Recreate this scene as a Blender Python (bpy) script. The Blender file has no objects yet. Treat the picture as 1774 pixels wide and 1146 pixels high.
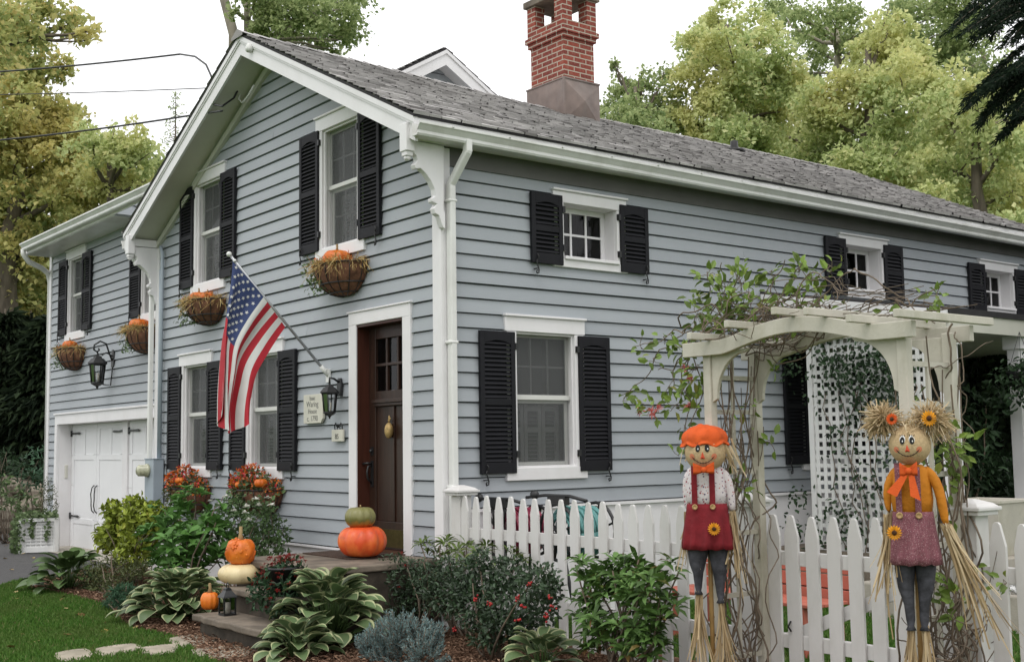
import bpy, bmesh, math, random
import numpy as np
from mathutils import Vector, Matrix
random.seed(7); RNG = np.random.default_rng(11)
PI = math.pi
sc = bpy.context.scene
COL = sc.collection
U = random.uniform

# ---------------------------------------------------------------- camera survey
FPX = 2084.74; CYP = 575.0; CXP = 887.0
YAW, PIT, ROL = [math.radians(a) for a in (52.0262, 5.4424, -0.8494)]
CAM = np.array([8.63667, -5.97142, 1.55])
def _basis():
    f = np.array([-math.sin(YAW)*math.cos(PIT), math.cos(YAW)*math.cos(PIT), math.sin(PIT)])
    r = np.array([math.cos(YAW), math.sin(YAW), 0.]); u = np.cross(r, f)
    return (math.cos(ROL)*r+math.sin(ROL)*u, -math.sin(ROL)*r+math.cos(ROL)*u, f)
BR, BU, BF = _basis()
def ray(x, y): return BR*((x-CXP)/FPX) - BU*((y-CYP)/FPX) + BF
def on_y(x, y, Y=0.):            # survey point on a wall plane of constant y
    d = ray(x, y); return CAM + d*((Y-CAM[1])/d[1])
def on_x(x, y, X=0.):
    d = ray(x, y); return CAM + d*((X-CAM[0])/d[0])
def on_z(x, y, Z=0.):
    d = ray(x, y); return CAM + d*((Z-CAM[2])/d[2])
def at_d(x, y, dist):            # point at a horizontal distance from the viewpoint
    d = ray(x, y); return CAM + d*(dist/math.hypot(d[0], d[1]))

# ---------------------------------------------------------------- mesh builder
ORG = {}
class MB:
    def __init__(s, M=None):
        s.v = []; s.f = []; s.m = []; s.s = []; s.M = M
        s.flip = (M is not None and np.linalg.det(M[:3, :3]) < 0)
    def add(s, vs, fs, mi=0, smooth=False):
        b = len(s.v)
        if s.M is not None:
            A = np.asarray(vs, float); A = A @ s.M[:3, :3].T + s.M[:3, 3]; vs = A.tolist()
        s.v.extend([tuple(map(float, p)) for p in vs])
        for f in fs:
            t = [b+i for i in f]
            s.f.append(t[::-1] if s.flip else t); s.m.append(mi); s.s.append(smooth)
    def box(s, lo, hi, mi=0):
        x0, y0, z0 = lo; x1, y1, z1 = hi
        s.add([(x0,y0,z0),(x1,y0,z0),(x1,y1,z0),(x0,y1,z0),(x0,y0,z1),(x1,y0,z1),(x1,y1,z1),(x0,y1,z1)],
              [(3,2,1,0),(4,5,6,7),(0,1,5,4),(1,2,6,5),(2,3,7,6),(3,0,4,7)], mi)
    def beam(s, p0, p1, w, h, up=(0,0,1), mi=0):
        p0 = np.array(p0, float); p1 = np.array(p1, float); d = p1-p0; d /= np.linalg.norm(d)
        sd = np.cross(d, np.array(up, float)); sd /= np.linalg.norm(sd); u = np.cross(sd, d)
        a = sd*w/2; b = u*h/2
        s.add([p0-a-b, p0+a-b, p0+a+b, p0-a+b, p1-a-b, p1+a-b, p1+a+b, p1-a+b],
              [(0,1,2,3),(7,6,5,4),(0,4,5,1),(1,5,6,2),(2,6,7,3),(3,7,4,0)], mi)
    def tube(s, pts, r, n=6, mi=0, smooth=True, cap=True):
        P = np.asarray(pts, float); k = len(P)
        R = np.full(k, r, float) if np.isscalar(r) else np.asarray(r, float)
        T = np.gradient(P, axis=0); T /= (np.linalg.norm(T, axis=1)[:, None]+1e-9)
        ref = np.array([0, 0, 1.]) if abs(T[0][2]) < .9 else np.array([1., 0, 0])
        A = np.cross(T[0], ref); A /= np.linalg.norm(A); V = []
        for i in range(k):
            A = A - T[i]*A.dot(T[i]); A /= (np.linalg.norm(A)+1e-9); B = np.cross(T[i], A)
            for j in range(n):
                a = 2*PI*j/n; V.append(P[i]+R[i]*(math.cos(a)*A+math.sin(a)*B))
        F = [(i*n+j, i*n+(j+1) % n, (i+1)*n+(j+1) % n, (i+1)*n+j) for i in range(k-1) for j in range(n)]
        if cap: F += [tuple(range(n))[::-1], tuple((k-1)*n+j for j in range(n))]
        s.add(V, F, mi, smooth)
    def loft(s, secs, mi=0, smooth=True, cap=True):   # list of rings of equal count
        n = len(secs[0]); V = [p for r in secs for p in r]
        F = [(i*n+j, i*n+(j+1) % n, (i+1)*n+(j+1) % n, (i+1)*n+j) for i in range(len(secs)-1) for j in range(n)]
        if cap: F += [tuple(range(n))[::-1], tuple((len(secs)-1)*n+j for j in range(n))]
        s.add(V, F, mi, smooth)
    def lathe(s, c, prof, n=20, mi=0, smooth=True, wob=None, cap=True):
        secs = []
        for r, z in prof:
            ring = []
            for j in range(n):
                a = 2*PI*j/n; k = r*(wob(a, z) if wob else 1)
                ring.append((c[0]+k*math.cos(a), c[1]+k*math.sin(a), c[2]+z))
            secs.append(ring)
        s.loft(secs, mi, smooth, cap)
    def ball(s, c, r, n=10, m=7, mi=0, axes=None):
        if np.isscalar(r): r = (r, r, r)
        c = np.array(c, float); X = np.eye(3) if axes is None else np.array(axes, float)
        secs = []
        for i in range(m+1):
            t = -PI/2+PI*i/m; t = max(-PI/2+.02, min(PI/2-.02, t))
            secs.append([c+X.T @ np.array([r[0]*math.cos(t)*math.cos(2*PI*j/n), r[1]*math.cos(t)*math.sin(2*PI*j/n), r[2]*math.sin(t)]) for j in range(n)])
        s.loft(secs, mi, True, True)
    def prism(s, poly, vec, mi=0, smooth=False):      # planar polygon extruded by vec
        P = [np.array(p, float) for p in poly]; n = len(P); v = np.array(vec, float)
        s.add(P+[p+v for p in P], [tuple(range(n))[::-1], tuple(range(n, 2*n))]+[(i, (i+1) % n, n+(i+1) % n, n+i) for i in range(n)], mi, smooth)
    def quad(s, a, b, c, d, mi=0): s.add([a, b, c, d], [(0,1,2,3)], mi)
    def arr(s, V, F, mi=0, smooth=False):
        s.add(V.tolist() if hasattr(V, 'tolist') else V, [tuple(f) for f in F], mi, smooth)
    def build(s, name, mats, parent=None, bevel=0, local=False, seg=2, subsurf=0):
        V = np.array(s.v, float)
        if parent is not None and not local: V = V - np.array(ORG.get(parent.name, (0,0,0)))
        me = bpy.data.meshes.new(name); me.from_pydata(V.tolist(), [], s.f)
        return finish(me, name, mats, parent, s.m, s.s, bevel, seg, subsurf)
def finish(me, name, mats, parent, mi, sm, bevel=0, seg=2, subsurf=0):
    if not isinstance(mats, (list, tuple)): mats = [mats]
    for m in mats: me.materials.append(m)
    if mi is not None and len(mats) > 1: me.polygons.foreach_set('material_index', np.array(mi, dtype=np.int32))
    if sm is not None: me.polygons.foreach_set('use_smooth', np.array(sm, dtype=bool))
    me.update()
    o = bpy.data.objects.new(name, me); COL.objects.link(o)
    if parent is not None:
        o.parent = parent; ORG[o.name] = ORG.get(parent.name, (0,0,0))
    if bevel:
        b = o.modifiers.new('bevel', 'BEVEL'); b.width = bevel; b.segments = seg; b.limit_method = 'ANGLE'; b.angle_limit = .6
        b.harden_normals = False
    if subsurf:
        b = o.modifiers.new('sub', 'SUBSURF'); b.levels = subsurf; b.render_levels = subsurf
    return o
def tag(o, label=None, cat=None, group=None, kind=None):
    if label: o['label'] = label
    if cat: o['category'] = cat
    if group: o['group'] = group
    if kind: o['kind'] = kind
    return o
def thing(name, label, cat, loc=(0,0,0), rz=0, group=None):
    o = bpy.data.objects.new(name, None); COL.objects.link(o); o.empty_display_size = .1
    o.location = [float(a) for a in loc]; o.rotation_euler = (0, 0, rz)
    ORG[o.name] = tuple(float(a) for a in loc)
    return tag(o, label, cat, group)
def dup(root, loc=None, rz=None, label=None, scale=None):
    r = root.copy(); COL.objects.link(r)
    if loc is not None: r.location = [float(a) for a in loc]
    if rz is not None: r.rotation_euler = (0, 0, rz)
    if label: r['label'] = label
    if scale: r.scale = (scale,)*3
    for ch in list(root.children):
        c = ch.copy(); COL.objects.link(c); c.parent = r
        for g in list(ch.children):
            d = g.copy(); COL.objects.link(d); d.parent = c
    return r
def place(o, org):                 # give a single-mesh thing its origin at its base
    o.data.transform(Matrix.Translation([-float(a) for a in org])); o.location = [float(a) for a in org]; return o

# ---------------------------------------------------------------- leaves (numpy)
T_DIA = (np.array([(0,0,0),(.45,.5,.12),(1,0,-.08),(.45,-.5,.12)]), np.array([(0,3,2),(0,2,1)]))
T_OVAL = (np.array([(0,0,0),(.3,.42,.1),(.7,.34,.06),(1,0,-.16),(.7,-.34,.06),(.3,-.42,.1),(.35,0,0),(.7,0,-.04)]),
          np.array([(0,5,6),(0,6,1),(6,5,4),(6,4,7),(1,6,7),(1,7,2),(7,4,3),(2,7,3)]))
T_LONG = (np.array([(0,0,0),(.3,.36,.06),(.65,.36,0),(1,0,-.3),(.65,-.36,0),(.3,-.36,.06),(.33,0,.02),(.68,0,-.05)]),
          np.array([(0,5,6),(0,6,1),(6,5,4),(6,4,7),(1,6,7),(1,7,2),(7,4,3),(2,7,3)]))
T_MAPLE = (np.array([(0,0,0),(.25,.55,.05),(.45,.28,0),(.75,.6,-.1),(.7,.2,0),(1.05,0,-.12),(.7,-.2,0),(.75,-.6,-.1),(.45,-.28,0),(.25,-.55,.05)]),
           np.array([(0,2,1),(0,4,2),(2,4,3),(0,5,4),(0,6,5),(0,8,6),(8,7,6),(0,9,8)]))
def nrm(A): return A/(np.linalg.norm(A, axis=-1, keepdims=True)+1e-9)
def leaf_arrays(P, D, N, L, W, T):
    D = nrm(D); N = nrm(N - D*np.sum(D*N, 1)[:, None]); S = np.cross(N, D)
    tv, tf = T; n = len(P); L = np.broadcast_to(L, (n,)); W = np.broadcast_to(W, (n,))
    V = (P[:, None, :] + D[:, None, :]*(tv[None, :, 0:1]*L[:, None, None]) + S[:, None, :]*(tv[None, :, 1:2]*W[:, None, None])
         + N[:, None, :]*(tv[None, :, 2:3]*L[:, None, None]))
    F = (tf[None]+np.arange(n)[:, None, None]*len(tv)).reshape(-1, 3)
    return V.reshape(-1, 3), F
def np_obj(name, V, F, mat, parent=None, smooth=False, local=False):
    if parent is not None and not local: V = V - np.array(ORG.get(parent.name, (0,0,0)))
    me = bpy.data.meshes.new(name); nf, k = F.shape
    me.vertices.add(len(V)); me.vertices.foreach_set('co', np.ascontiguousarray(V, dtype=np.float32).ravel())
    me.loops.add(nf*k); me.loops.foreach_set('vertex_index', F.astype(np.int32).ravel())
    me.polygons.add(nf); me.polygons.foreach_set('loop_start', np.arange(0, nf*k, k, dtype=np.int32))
    me.update(calc_edges=True); me.validate()
    return finish(me, name, mat, parent, None, np.full(nf, smooth))
def blob_leaves(blobs, dens, L, W, T, up=.5, flat=.8, inner=.35, droop=0.):
    """leaves on and inside lumpy balls: blobs = [(centre, radius)]; dens = leaves per square metre of ball"""
    Vs, Fs, b = [], [], 0
    for c, r in blobs:
        n = max(4, int(dens*4*PI*r*r)); d = nrm(RNG.normal(size=(n, 3)))
        rad = r*(inner+(1-inner)*RNG.random(n)**.5)*(1+.18*np.sin(d[:, 0]*5+c[0]*3)*np.cos(d[:, 1]*6+c[1]*2+d[:, 2]*4))
        P = np.array(c)+d*rad[:, None]*np.array([1, 1, flat])
        N = nrm(d*.6+np.array([0, 0, up])+RNG.normal(size=(n, 3))*.45)
        D = RNG.normal(size=(n, 3))+d*.7-np.array([0, 0, droop])
        s = RNG.uniform(.65, 1.3, n)
        V, F = leaf_arrays(P, D, N, L*s, W*s, T)
        Vs.append(V); Fs.append(F+b); b += len(V)
    return np.concatenate(Vs), np.concatenate(Fs)

# ---------------------------------------------------------------- materials
def newmat(name):
    m = bpy.data.materials.new(name); m.use_nodes = True; nt = m.node_tree
    return m, nt, nt.nodes['Principled BSDF']
def L_(nt, a, b): nt.links.new(a, b)
def ramp(nt, fac, stops):
    r = nt.nodes.new('ShaderNodeValToRGB'); e = r.color_ramp.elements
    while len(e) < len(stops): e.new(.5)
    for k, (p, c) in enumerate(stops): e[k].position = p; e[k].color = (*c, 1)
    L_(nt, fac, r.inputs[0]); return r.outputs[0]
def noise(nt, scale, detail=4, rough=.55, vec=None, stretch=None):
    n = nt.nodes.new('ShaderNodeTexNoise'); n.inputs['Scale'].default_value = scale
    n.inputs['Detail'].default_value = detail; n.inputs['Roughness'].default_value = rough
    if vec is None:
        vec = nt.nodes.new('ShaderNodeNewGeometry').outputs['Position']
    if stretch:
        mp = nt.nodes.new('ShaderNodeMapping'); mp.inputs['Scale'].default_value = stretch; L_(nt, vec, mp.inputs[0]); vec = mp.outputs[0]
    L_(nt, vec, n.inputs['Vector']); return n.outputs['Fac']
def mixc(nt, fac, a, b, mode='MIX'):
    m = nt.nodes.new('ShaderNodeMix'); m.data_type = 'RGBA'; m.blend_type = mode
    if hasattr(fac, 'node'): L_(nt, fac, m.inputs['Factor'])
    else: m.inputs['Factor'].default_value = fac
    for s, x in ((6, a), (7, b)):
        if hasattr(x, 'node'): L_(nt, x, m.inputs[s])
        else: m.inputs[s].default_value = (*x, 1)
    return m.outputs[2]
def bump(nt, bs, h, strength=.3, dist=.01):
    b = nt.nodes.new('ShaderNodeBump'); b.inputs['Strength'].default_value = strength; b.inputs['Distance'].default_value = dist
    L_(nt, h, b.inputs['Height']); L_(nt, b.outputs[0], bs.inputs['Normal'])
def setp(bs, rough=.5, spec=.4, metal=0.):
    bs.inputs['Roughness'].default_value = rough; bs.inputs['Specular IOR Level'].default_value = spec; bs.inputs['Metallic'].default_value = metal
def paint(name, c, rough=.5, var=.1, scale=6, dirt=None, spec=.35, bumpy=.05, bscale=60, stretch=None, metal=0., dirtamt=.5):
    m, nt, bs = newmat(name); setp(bs, rough, spec, metal)
    a = noise(nt, scale, 5, stretch=stretch)
    col = ramp(nt, a, [(.3, tuple(x*(1-var) for x in c)), (.7, tuple(min(1, x*(1+var)) for x in c))])
    if dirt:
        d = noise(nt, 2.3, 8, .7, stretch=(1, 1, .5))
        k = ramp(nt, d, [(.48, (0,0,0)), (.75, (dirtamt,)*3)]); col = mixc(nt, k, col, dirt)
    L_(nt, col, bs.inputs['Base Color'])
    if bumpy: bump(nt, bs, noise(nt, bscale, 3, stretch=stretch), bumpy, .01)
    return m
def island(name, stops, rough=.6, spec=.3, trans=0., nscale=0, bumpy=0, bscale=40, tint=None):
    m, nt, bs = newmat(name); setp(bs, rough, spec)
    g = nt.nodes.new('ShaderNodeNewGeometry'); col = ramp(nt, g.outputs['Random Per Island'], stops)
    if nscale:
        col = mixc(nt, .6, col, ramp(nt, noise(nt, nscale, 4), [(.3, (.6,)*3), (.7, (1.0,)*3)]), 'MULTIPLY')
    if tint:      # broad colour drift between clumps (autumn turning)
        k = ramp(nt, noise(nt, tint[1], 3), [(.42, (0,0,0)), (.68, (1,1,1))]); col = mixc(nt, k, col, mixc(nt, .75, col, tint[0]))
    L_(nt, col, bs.inputs['Base Color'])
    if bumpy: bump(nt, bs, noise(nt, bscale, 3), bumpy, .01)
    if trans:
        t = nt.nodes.new('ShaderNodeBsdfTranslucent'); L_(nt, col, t.inputs[0])
        mx = nt.nodes.new('ShaderNodeMixShader'); mx.inputs[0].default_value = trans
        L_(nt, bs.outputs[0], mx.inputs[1]); L_(nt, t.outputs[0], mx.inputs[2]); L_(nt, mx.outputs[0], nt.nodes['Material Output'].inputs[0])
    return m
def ramp4(c, k=.35, warm=None):
    lo = tuple(x*(1-k) for x in c); hi = tuple(x*(1+k) for x in c)
    s = [(0, lo), (.5, c), (.92, hi)]
    if warm: s.append((1., warm))
    return s
def glassmat(name, tint=.55, gloss=.55):
    m, nt, bs = newmat(name); nt.nodes.remove(bs)
    t = nt.nodes.new('ShaderNodeBsdfTransparent'); t.inputs[0].default_value = (tint, tint, tint, 1)
    g = nt.nodes.new('ShaderNodeBsdfGlossy'); g.inputs['Roughness'].default_value = .03; g.inputs[0].default_value = (gloss, gloss, gloss, 1)
    fr = nt.nodes.new('ShaderNodeFresnel'); fr.inputs[0].default_value = 1.45
    mx = nt.nodes.new('ShaderNodeMixShader'); L_(nt, fr.outputs[0], mx.inputs[0]); L_(nt, t.outputs[0], mx.inputs[1]); L_(nt, g.outputs[0], mx.inputs[2])
    L_(nt, mx.outputs[0], nt.nodes['Material Output'].inputs[0]); return m

M = {}
def siding():
    m, nt, bs = newmat('siding_paint'); setp(bs, .5, .3)
    g = nt.nodes.new('ShaderNodeNewGeometry')
    col = ramp(nt, g.outputs['Random Per Island'], [(0, (.322,.344,.370)), (.5, (.341,.364,.389)), (1, (.359,.383,.409))])
    col = mixc(nt, ramp(nt, noise(nt, 1.1, 6, .6), [(.42, (0,0,0)), (.85, (.35,)*3)]), col, (.27,.30,.33))
    L_(nt, col, bs.inputs['Base Color']); bump(nt, bs, noise(nt, 14, 4, stretch=(1, 1, 9)), .06, .01); return m
M['siding'] = siding()
M['trim'] = paint('white_trim_paint', (.75,.735,.745), .45, .03, 3, dirt=(.55,.53,.51), dirtamt=.3)
M['soffit'] = paint('cream_soffit_paint', (.55,.54,.48), .6, .05, 3)
M['eave_shade'] = paint('eave_shade_paint', (.115,.112,.105), .6, .1, 3)  # shade below the side gutter, put into a dark colour
M['shutter'] = paint('black_shutter_paint', (.0115,.0115,.0145), .6, .15, 4, spec=.2)
M['iron'] = paint('black_iron', (.012,.012,.013), .45, .2, 10, spec=.5)
M['alu'] = paint('gutter_aluminium', (.70,.70,.68), .35, .04, 2, dirt=(.42,.41,.36), spec=.5, dirtamt=.6)
M['glass'] = glassmat('window_glass', .82, .6)
def screenmat():
    m, nt, bs = newmat('insect_screen'); setp(bs, .8, .2); bs.inputs['Base Color'].default_value = (.17,.175,.175,1); t = nt.nodes.new('ShaderNodeBsdfTransparent'); mx = nt.nodes.new('ShaderNodeMixShader'); mx.inputs[0].default_value = .38
    L_(nt, t.outputs[0], mx.inputs[1]); L_(nt, bs.outputs[0], mx.inputs[2]); L_(nt, mx.outputs[0], nt.nodes['Material Output'].inputs[0]); return m
M['screen'] = screenmat()
M['lampglass'] = glassmat('lantern_glass', .85, .3)
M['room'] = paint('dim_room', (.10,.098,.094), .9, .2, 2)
M['plant_shutter'] = paint('interior_shutter_paint', (.30,.30,.30), .6, .05, 3)
M['sash'] = paint('sash_paint', (.62,.62,.59), .45, .04, 3)
M['grille'] = paint('grille_paint', (.30,.30,.29), .5, .04, 3)
M['greenwhite'] = paint('weathered_white_wood', (.52,.49,.425), .6, .08, 5, dirt=(.28,.26,.16), dirtamt=.7, bumpy=.15)
M['fence'] = paint('white_fence_paint', (.61,.595,.585), .5, .05, 5, dirt=(.40,.38,.33), dirtamt=.5, bumpy=.1, bscale=30, stretch=(1, 1, .15))
M['door'] = paint('dark_brown_door', (.030,.0135,.0085), .38, .3, 5, spec=.45, stretch=(6, 6, .5), bumpy=.12, bscale=20)
M['jamb'] = paint('red_brown_jamb', (.058,.018,.011), .4, .2, 6, spec=.4, stretch=(6, 6, .5))
M['brass'] = paint('old_brass', (.12,.09,.035), .35, .2, 20, metal=.8)
M['garage'] = paint('garage_door_paint', (.76,.76,.77), .45, .02, 3)
M['copper'] = paint('weathered_copper', (.19,.145,.128), .5, .25, 4, dirt=(.24,.23,.22), metal=.15)
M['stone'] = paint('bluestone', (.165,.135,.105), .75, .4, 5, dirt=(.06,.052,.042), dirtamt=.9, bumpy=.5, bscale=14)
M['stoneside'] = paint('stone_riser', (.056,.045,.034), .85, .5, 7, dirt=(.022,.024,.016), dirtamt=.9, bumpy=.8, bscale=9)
M['paver'] = paint('paver_stone', (.33,.29,.23), .85, .25, 7, dirt=(.16,.15,.1), bumpy=.4, bscale=14)
M['meterbox'] = paint('grey_box_paint', (.33,.38,.43), .5, .06, 5)
M['shingle'] = island('roof_shingles', [(0, (.24,.225,.222)), (.12, (.36,.345,.34)), (.6, (.47,.45,.445)), (.92, (.56,.54,.53)), (1, (.27,.255,.25))], .85, .2, nscale=2.5, bumpy=.3, bscale=120)
M['roofedge'] = paint('dark_roof_edge', (.03,.028,.03), .8, .2, 5)
M['straw'] = island('straw', [(0, (.28,.17,.06)), (.5, (.50,.35,.14)), (1, (.62,.48,.23))], .7, .2, .15)
M['raffia'] = island('raffia', [(0, (.34,.24,.13)), (.5, (.52,.40,.24)), (1, (.66,.54,.36))], .6, .25, .2)
M['coir'] = paint('coir_liner', (.16,.075,.045), .95, .45, 12, bumpy=.8, bscale=50)
M['white'] = paint('white_plastic', (.72,.72,.71), .45, .04, 4, dirt=(.45,.44,.38), dirtamt=.4)
M['bark'] = paint('bark', (.12,.10,.075), .9, .4, 8, bumpy=.8, bscale=14, stretch=(1, 1, .25))
M['palebark'] = paint('pale_bark', (.24,.215,.17), .9, .3, 6, bumpy=.5, bscale=14, stretch=(1, 1, .3))
M['twig'] = paint('vine_bark', (.15,.115,.085), .85, .35, 10, bumpy=.4, bscale=40)
def brick():
    m, nt, bs = newmat('red_brick'); setp(bs, .85, .2)
    g = nt.nodes.new('ShaderNodeNewGeometry'); sp = nt.nodes.new('ShaderNodeSeparateXYZ'); L_(nt, g.outputs['Position'], sp.inputs[0])
    ad = nt.nodes.new('ShaderNodeMath'); L_(nt, sp.outputs[0], ad.inputs[0]); L_(nt, sp.outputs[1], ad.inputs[1])
    cb = nt.nodes.new('ShaderNodeCombineXYZ'); L_(nt, ad.outputs[0], cb.inputs[0]); L_(nt, sp.outputs[2], cb.inputs[1])
    b = nt.nodes.new('ShaderNodeTexBrick'); L_(nt, cb.outputs[0], b.inputs['Vector'])
    b.inputs['Scale'].default_value = 1; b.inputs['Brick Width'].default_value = .205; b.inputs['Row Height'].default_value = .066
    b.inputs['Mortar Size'].default_value = .0085; b.inputs['Mortar Smooth'].default_value = .25; b.inputs['Bias'].default_value = 0
    b.inputs['Color1'].default_value = (.27,.062,.042,1); b.inputs['Color2'].default_value = (.17,.040,.032,1); b.inputs['Mortar'].default_value = (.44,.38,.31,1)
    c = mixc(nt, ramp(nt, noise(nt, 30, 5), [(.45, (0,0,0)), (.9, (.5,)*3)]), b.outputs['Color'], (.36,.22,.17))
    L_(nt, c, bs.inputs['Base Color'])
    iv = nt.nodes.new('ShaderNodeMath'); iv.operation = 'SUBTRACT'; iv.inputs[0].default_value = 1; L_(nt, b.outputs['Fac'], iv.inputs[1])
    bump(nt, bs, iv.outputs[0], .8, .01); return m
M['brick'] = brick()
def pumpkinmat(name, c, c2, scale=5, rough=.4, thr=(.45, .65)):
    m, nt, bs = newmat(name); setp(bs, rough, .45)
    pc = ramp(nt, noise(nt, scale, 5), [(thr[0], c), (thr[1], c2)]); pc = mixc(nt, ramp(nt, noise(nt, 9, 7, .65), [(.56, (0,0,0)), (.74, (.7,)*3)]), pc, tuple(a*.45+.03 for a in c)); L_(nt, pc, bs.inputs['Base Color']); bump(nt, bs, noise(nt, 60, 2), .1, .01); return m
M['pumpkin'] = pumpkinmat('orange_pumpkin_skin', (.62,.135,.012), (.72,.21,.02))
M['pumpkin_red'] = pumpkinmat('red_orange_pumpkin_skin', (.62,.075,.016), (.74,.17,.035))
M['pumpkin_white'] = pumpkinmat('cream_pumpkin_skin', (.62,.50,.28), (.72,.60,.36))
M['stem'] = paint('dry_stem', (.30,.21,.10), .8, .3, 20)
M['frosted'] = paint('candle_wax', (.62,.58,.50), .5, .05, 5)
# ================================================================= HOUSE
house = thing('house', 'blue-grey clapboard house with white trim, black shutters, grey shingle roof and red brick chimney', 'house', (-3.25, 4.5, 0))
def frame(o, u, n):
    A = np.eye(4); A[:3, 0] = u; A[:3, 1] = n; A[:3, 3] = o; return A
FAC = frame((0,0,0), (1,0,0), (0,-1,0))
WNG = frame((0,.45,0), (1,0,0), (0,-1,0))
SID = frame((0,0,0), (0,1,0), (1,0,0))
GBL = frame((-6.55,0,0), (0,1,0), (1,0,0))
EXPO = .1325
RK = .4785                                       # roof rise per metre
def zeave(y): return 4.405-.006*y*.35
def zridge(y): return 6.10-.035*min(y+.4, 4)+.0012*max(0, y-3.6)**1.5*0
def zroof(x, y):
    t = (.2-x)/3.45 if x > -3.25 else (x+6.7)/3.45
    return zeave(y)+(zridge(y)-zeave(y))*t
def clap(mb, z0, z1, lim, cuts):
    z = z0
    while z < z1-.01:
        e = min(EXPO, z1-z); a0, b0 = lim(z+.01); a1, b1 = lim(z+e)
        if b0-a0 < .05: break
        if b1-a1 < 0: a1 = b1 = (a1+b1)/2
        segs = [(a0, b0, a1, b1)]
        for (u0, u1, c0, c1) in cuts:
            if z+e > c0 and z < c1:
                out = []
                for (p0, q0, p1, q1) in segs:
                    if u1 <= p0 or u0 >= q0: out.append((p0, q0, p1, q1)); continue
                    if u0 > p0: out.append((p0, u0, min(p1, u0), u0))
                    if u1 < q0: out.append((u1, q0, u1, max(q1, u1)))
                segs = out
        for (p0, q0, p1, q1) in segs:
            if q0-p0 > 3 and random.random() < .8:       # a butt joint somewhere along long courses
                j = U(p0+.8, q0-.8); parts = [(p0, j, p1, min(max(j, p1), q1)), (j, q0, min(max(j, p1), q1), q1)]
            else: parts = [(p0, q0, p1, q1)]
            for (A, B, A1, B1) in parts:
                d = U(-.0015, .0015); t = .021+U(-.0015, .0015)
                g = .0125+U(-.001, .002)      # open slot under each course
                mb.add([(A, -.05, z+g+d), (B, -.05, z+g+d), (B, t, z+g+d), (A, t, z+g+d), (B1, .003, z+e), (A1, .003, z+e), (B1, -.05, z+e), (A1, -.05, z+e), (B, -.05, z-.002), (A, -.05, z-.002)],
                       [(0, 1, 2, 3), (3, 2, 4, 5), (5, 4, 6, 7), (9, 8, 1, 0)])
        z += EXPO
# window openings: (centre, half width, sill z, head z)
UP = dict(h=.35, z0=3.585, z1=4.81); LO = dict(h=.35, z0=1.372, z1=2.60); SM = dict(h=.345, z0=3.335, z1=3.86)
FW = [(-1.75, UP), (-4.92, UP), (-3.43, LO), (-5.25, LO)]
WW = [(-11.15, dict(h=.35, z0=3.525, z1=4.75)), (-7.86, dict(h=.35, z0=3.525, z1=4.75))]
SW = [(1.146, LO), (5.30, LO), (1.735, SM), (6.09, SM), (9.06, dict(h=.345, z0=3.30, z1=3.80))]
def cuts_of(ws): return [(c-w['h']-.02, c+w['h']+.02, w['z0']-.02, w['z1']+.02) for c, w in ws]
mb = MB(FAC)
def glim(z):
    w = (zroof(-3.25, 0)-.17-z)/RK; return max(-6.5, -3.25-w), min(0., -3.25+w)
clap(mb, .594, 6.2, glim, cuts_of(FW)+[(-1.5, -.55, 0, 2.82)])
mb.M = SID; mb.flip = True
clap(mb, 1.012, 4.13, lambda z: (0., 10.3), cuts_of(SW))
mb.M = WNG; mb.flip = False
clap(mb, .02, 5.02, lambda z: (-12.5, -6.4), cuts_of(WW)+[(-12.03, -6.4, -1, 2.05)])
mb.M = GBL; mb.flip = True
clap(mb, 4.6, 8.0, lambda z: (4.45-(7.62-z)/.6, 4.45+(7.62-z)/.6), [])
mb.M = None; mb.flip = False
for q in ([(-6.5,.45,0),(-6.5,0,0),(-6.5,0,4.3),(-6.5,.45,4.3)], [(0,10.3,0),(-6.5,10.3,0),(-6.5,10.3,4.3),(0,10.3,4.3)],
          [(-6.5,10.3,0),(-6.5,8.4,0),(-6.5,8.4,4.3),(-6.5,10.3,4.3)], [(-12.5,.45,0),(-12.5,8.4,0),(-12.5,8.4,5),(-12.5,.45,5)],
          [(-12.5,8.4,0),(-6.5,8.4,0),(-6.5,8.4,5),(-12.5,8.4,5)]): mb.quad(*q)
mb.add([(-12.5,.45,5),(-12.5,8.4,5),(-12.5,4.45,7.6)], [(0,1,2)]); mb.add([(0,10.3,4.3),(-6.5,10.3,4.3),(-3.25,10.3,5.9)], [(0,1,2)])
mb.build('clapboard_wall', M['siding'], house)

# foundation boards, water table, corner boards
mb = MB(FAC); mb.box((-6.5, -.02, -.2), (0, .012, .59)); mb.box((-6.5, .0, .575), (-1.6, .04, .594)); mb.build('base_board', M['trim'], house)
mb = MB(SID); mb.box((0.0, -.02, -.2), (10.3, .016, .985)); mb.box((.09, .0, .985), (10.3, .045, 1.012)); mb.build('base_board', M['trim'], house)
def bvl(mb, name, mat, par, b=.004): return mb.build(name, mat, par, bevel=b)
mb = MB(); mb.box((-.105, -.032, .3), (.03, 0, 4.2)); mb.box((0, .0, .3), (.028, .075, 4.2)); bvl(mb, 'corner_board', M['trim'], house)
mb = MB(); mb.box((-6.535, -.032, .0), (-6.43, .0, 4.2)); mb.box((-6.53, .0, 0), (-6.502, .42, 4.2)); bvl(mb, 'corner_board', M['trim'], house)
mb = MB(); mb.box((-12.53, .418, -.1), (-12.42, .45, 5.0)); bvl(mb, 'corner_board', M['trim'], house)
mb = MB(SID); mb.box((.075, -.01, 4.045), (10.3, .024, 4.24)); mb.build('eave_band', M['eave_shade'], house)  # dark strip painted as the eave's shade on the top siding
mb = MB(WNG); mb.box((-12.5, -.01, 4.93), (-6.6, .027, 5.1)); mb.build('eave_band', M['trim'], house)

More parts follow.
